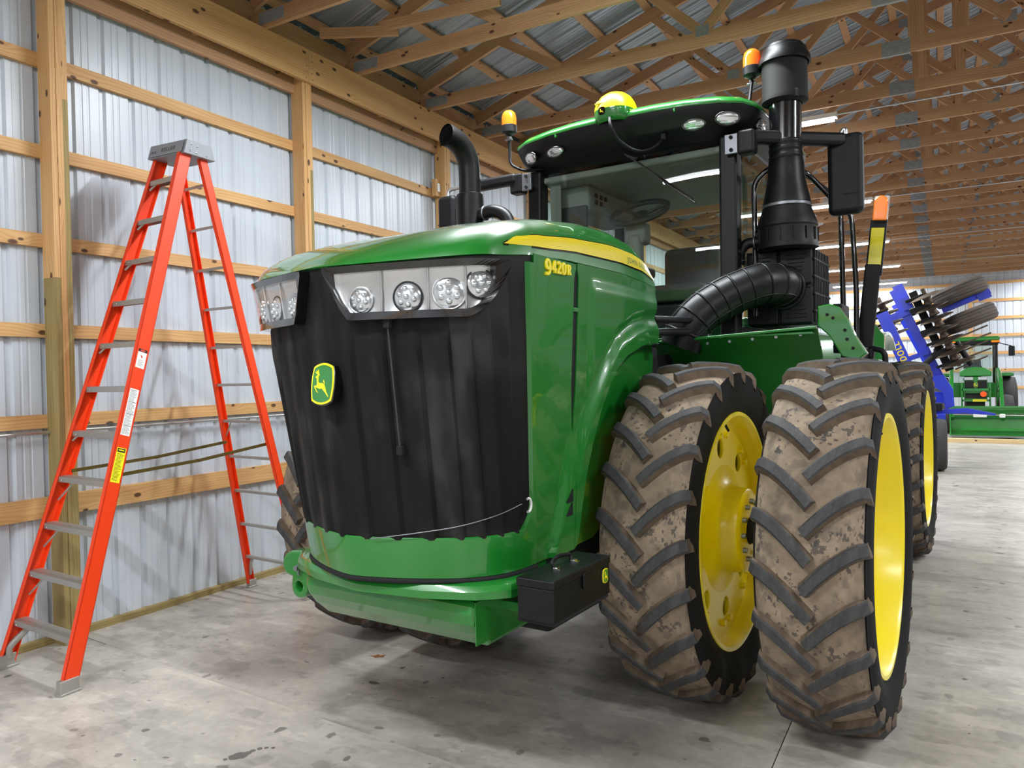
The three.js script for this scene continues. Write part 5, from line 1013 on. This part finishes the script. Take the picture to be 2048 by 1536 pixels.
// ---------------------------------------------------------------- small green loader tractor at the far end
{
  const t = thing('loader_tractor', 'small green tractor with cab and wide front bucket near the far wall', 'tractor', 0.70, 0, -23.6, 0.0);
  put('hood', mg([extr((() => { const s = new THREE.Shape(); s.moveTo(-0.34, 1.46); s.lineTo(-0.345, 1.54); s.quadraticCurveTo(-0.33, 1.68, 0, 1.70); s.quadraticCurveTo(0.33, 1.68, 0.345, 1.54); s.lineTo(0.34, 1.46); return s; })(), 1.3, 0.03).translate(0, 0, 0.0)]), M.green, t);
  put('nose', mg([box(0.5, 0.62, 0.3, 0, 1.14, 1.18, 0.03)]), M.green, t);
  put('nose_grille', mg([box(0.2, 0.2, 0.03, -0.14, 1.25, 1.36, 0.005), box(0.2, 0.2, 0.03, 0.14, 1.25, 1.36, 0.005), box(0.44, 0.12, 0.03, 0, 0.98, 1.36, 0.005)]), M.matte, t);
  for (const s of [-1, 1]) put('headlamp', box(0.2, 0.08, 0.03, s * 0.15, 1.41, 1.35, 0.01), M.lampLens, t);
  { const b = badge(t, 0.09, 0.1, 0.01); b.position.set(0, 1.25, 1.36); }
  put('grille_guard', mg([box(0.6, 0.06, 0.04, 0, 1.13, 1.42), box(0.04, 0.6, 0.04, -0.3, 1.0, 1.42), box(0.04, 0.6, 0.04, 0.3, 1.0, 1.42), box(0.6, 0.05, 0.04, 0, 0.86, 1.42)]), M.green, t);
  put('warning_lamp', new THREE.CylinderGeometry(0.07, 0.07, 0.03, 20).rotateX(Math.PI / 2).translate(0.16, 1.02, 1.46), M.orangeSign, t); put('front_reflector', box(0.3, 0.06, 0.02, 0.08, 0.86, 1.45, 0.005), M.reflectYellow, t);
  put('chassis', box(0.4, 0.4, 2.4, 0, 0.72, 0.1, 0.03), M.matte, t);
  const cb = grp('cab', t);
  put('cab_roof', box(1.2, 0.12, 1.4, 0, 2.44, -0.7, 0.05), M.green, cb); put('roof_underside', box(1.14, 0.14, 1.32, 0, 2.34, -0.7, 0.03), M.black, cb);
  for (const s of [-1, 1]) for (const z of [-0.1, -1.3]) put('pillar', box(0.06, 1.1, 0.07, s * 0.52, 1.8, z, 0.01), M.black, cb);
  put('windshield', box(1.0, 1.0, 0.006, 0, 1.8, -0.09), M.glass, cb); for (const s of [-1, 1]) put('side_window', box(0.006, 1.0, 1.15, s * 0.53, 1.8, -0.7), M.glass, cb);
  put('seat', mg([box(0.45, 0.1, 0.4, 0, 1.35, -0.9, 0.04), box(0.42, 0.5, 0.1, 0, 1.65, -1.1, 0.04)]), M.seat, cb);
  put('steering_wheel', new THREE.TorusGeometry(0.19, 0.02, 8, 28).rotateX(-1.0).translate(0, 1.68, -0.4), M.matte, cb); put('cab_base', box(1.05, 0.4, 1.3, 0, 1.08, -0.75, 0.04), M.green, cb);
  for (const s of [-1, 1]) { put('roof_lamp', box(0.2, 0.06, 0.05, s * 0.5, 2.36, 0.0, 0.02), M.amberCore, t); put('mirror', box(0.14, 0.26, 0.05, s * 0.86, 2.1, -0.1, 0.03), M.plastic, t); put('mirror_arm', rod(V(s * 0.55, 2.33, -0.1), V(s * 0.86, 2.23, -0.1), 0.012, 8), M.plastic, t); }
  for (const s of [-1, 1]) {
    const fw = grp('front_wheel', t); fw.position.set(s * 0.66, 0.5, 1.0);
    put('tyre', latheX([[-0.14, 0.28], [-0.16, 0.36], [-0.14, 0.46], [0, 0.5], [0.14, 0.46], [0.16, 0.36], [0.14, 0.28]], 36, 0), M.ripple, fw); put('rim', latheX([[-0.1, 0.28], [0, 0.2], [0.1, 0.28]], 28), M.rimYellow, fw);
    const rw = grp('rear_wheel', t); rw.position.set(s * 0.78, 0.72, -0.9);
    put('tyre', latheX([[-0.2, 0.4], [-0.23, 0.52], [-0.2, 0.68], [0, 0.72], [0.2, 0.68], [0.23, 0.52], [0.2, 0.4]], 40, 0), M.ripple, rw); put('rim', latheX([[-0.12, 0.4], [0, 0.3], [0.12, 0.4]], 28), M.rimYellow, rw);
    put('fender', box(0.4, 0.1, 1.0, s * 0.72, 1.48, -0.8, 0.04), M.green, t);
    put('loader_post', box(0.1, 1.0, 0.16, s * 0.52, 1.15, 0.5, 0.02), M.green, t);
    put('loader_arm', mg([boardLike(V(s * 0.52, 1.6, 0.5), V(s * 0.52, 1.35, 1.5), 0.14, 0.08), boardLike(V(s * 0.52, 1.37, 1.45), V(s * 0.52, 0.45, 2.2), 0.14, 0.08)]), M.green, t);
    put('loader_cylinder', rod(V(s * 0.52, 1.1, 0.6), V(s * 0.52, 1.25, 1.4), 0.04, 12), M.chrome, t);
  }
  function boardLike(a, b, w, th) { const d = b.clone().sub(a), l = d.length(), g = box(th, w, l, 0, 0, 0, 0.01); g.lookAt(d.normalize()); return g.translate((a.x + b.x) / 2, (a.y + b.y) / 2, (a.z + b.z) / 2); }
  // bucket
  const k = grp('bucket', t), prof = [[2.55, 0.06], [2.15, 0.05], [2.05, 0.2], [2.05, 0.45], [2.16, 0.72], [2.22, 0.72], [2.12, 0.44], [2.12, 0.22], [2.19, 0.1], [2.55, 0.09]];
  put('bucket_shell', extr(prof, 2.6, 0.004).rotateY(-Math.PI / 2).translate(2.05, 0, 0), M.green, k);
  for (const x of [-0.56, 2.06]) put('bucket_side', extr([[2.55, 0.06], [2.1, 0.06], [2.05, 0.45], [2.18, 0.72]], 0.02, 0.002).rotateY(-Math.PI / 2).translate(x, 0, 0), M.green, k);
  put('cutting_edge', box(2.62, 0.02, 0.12, 0.75, 0.06, 2.58), M.steelGrey, k); put('top_edge', box(2.62, 0.05, 0.05, 0.75, 0.73, 2.2, 0.01), M.green, k);
  put('tool_bar', rod(V(-0.5, 0.56, 2.3), V(2.0, 0.53, 2.3), 0.025, 12), M.chrome, k); put('bar_clamp', mg([box(0.28, 0.1, 0.08, 0.05, 0.54, 2.32, 0.02), box(0.12, 0.09, 0.08, 0.5, 0.53, 2.32, 0.02)]), M.white, k);
}
// planks lying in front of the bucket
{
  const p = tag(put('plank', board(3.2, 0.09, 0.14), M.lumber, scene), 'pale timber lying flat on the floor in front of the green bucket', 'plank'); p.name = numbered('timber'); p.position.set(1.55, 0.046, -19.9); p.rotation.y = -0.02;
  const q = tag(put('plank', board(1.2, 0.09, 0.14), M.lumber, scene), 'short pale timber set at an angle behind the long timber by the bucket', 'plank'); q.name = numbered('timber'); q.position.set(2.35, 0.046, -20.42); q.rotation.y = 0.28;
}
{ // dry leaf on the concrete
  const s = shp([[-0.05, 0], [-0.02, 0.012], [0, 0.03], [0.012, 0.012], [0.05, 0.012], [0.03, -0.004], [0.045, -0.02], [0.01, -0.014], [-0.015, -0.026], [-0.02, -0.008]]);
  const g = new THREE.ExtrudeGeometry(s, { depth: 0.0012, bevelEnabled: false }).rotateX(-Math.PI / 2), p = g.attributes.position; for (let i = 0; i < p.count; i++) p.setY(i, p.getY(i) + 0.001 + 1.5 * (p.getX(i) ** 2 + p.getZ(i) ** 2));
  const l = tag(put('leaf', g, M.leaf, scene), 'dry brown leaf lying on the concrete ahead of the bumper', 'leaf'); l.name = numbered('dry_leaf'); l.position.set(-3.104, 0, -3.667); l.rotation.y = 0.5;
}
scene.traverse(o => { if (o.isMesh) { o.castShadow = true; o.receiveShadow = true; } });
renderer.render(scene, camera);
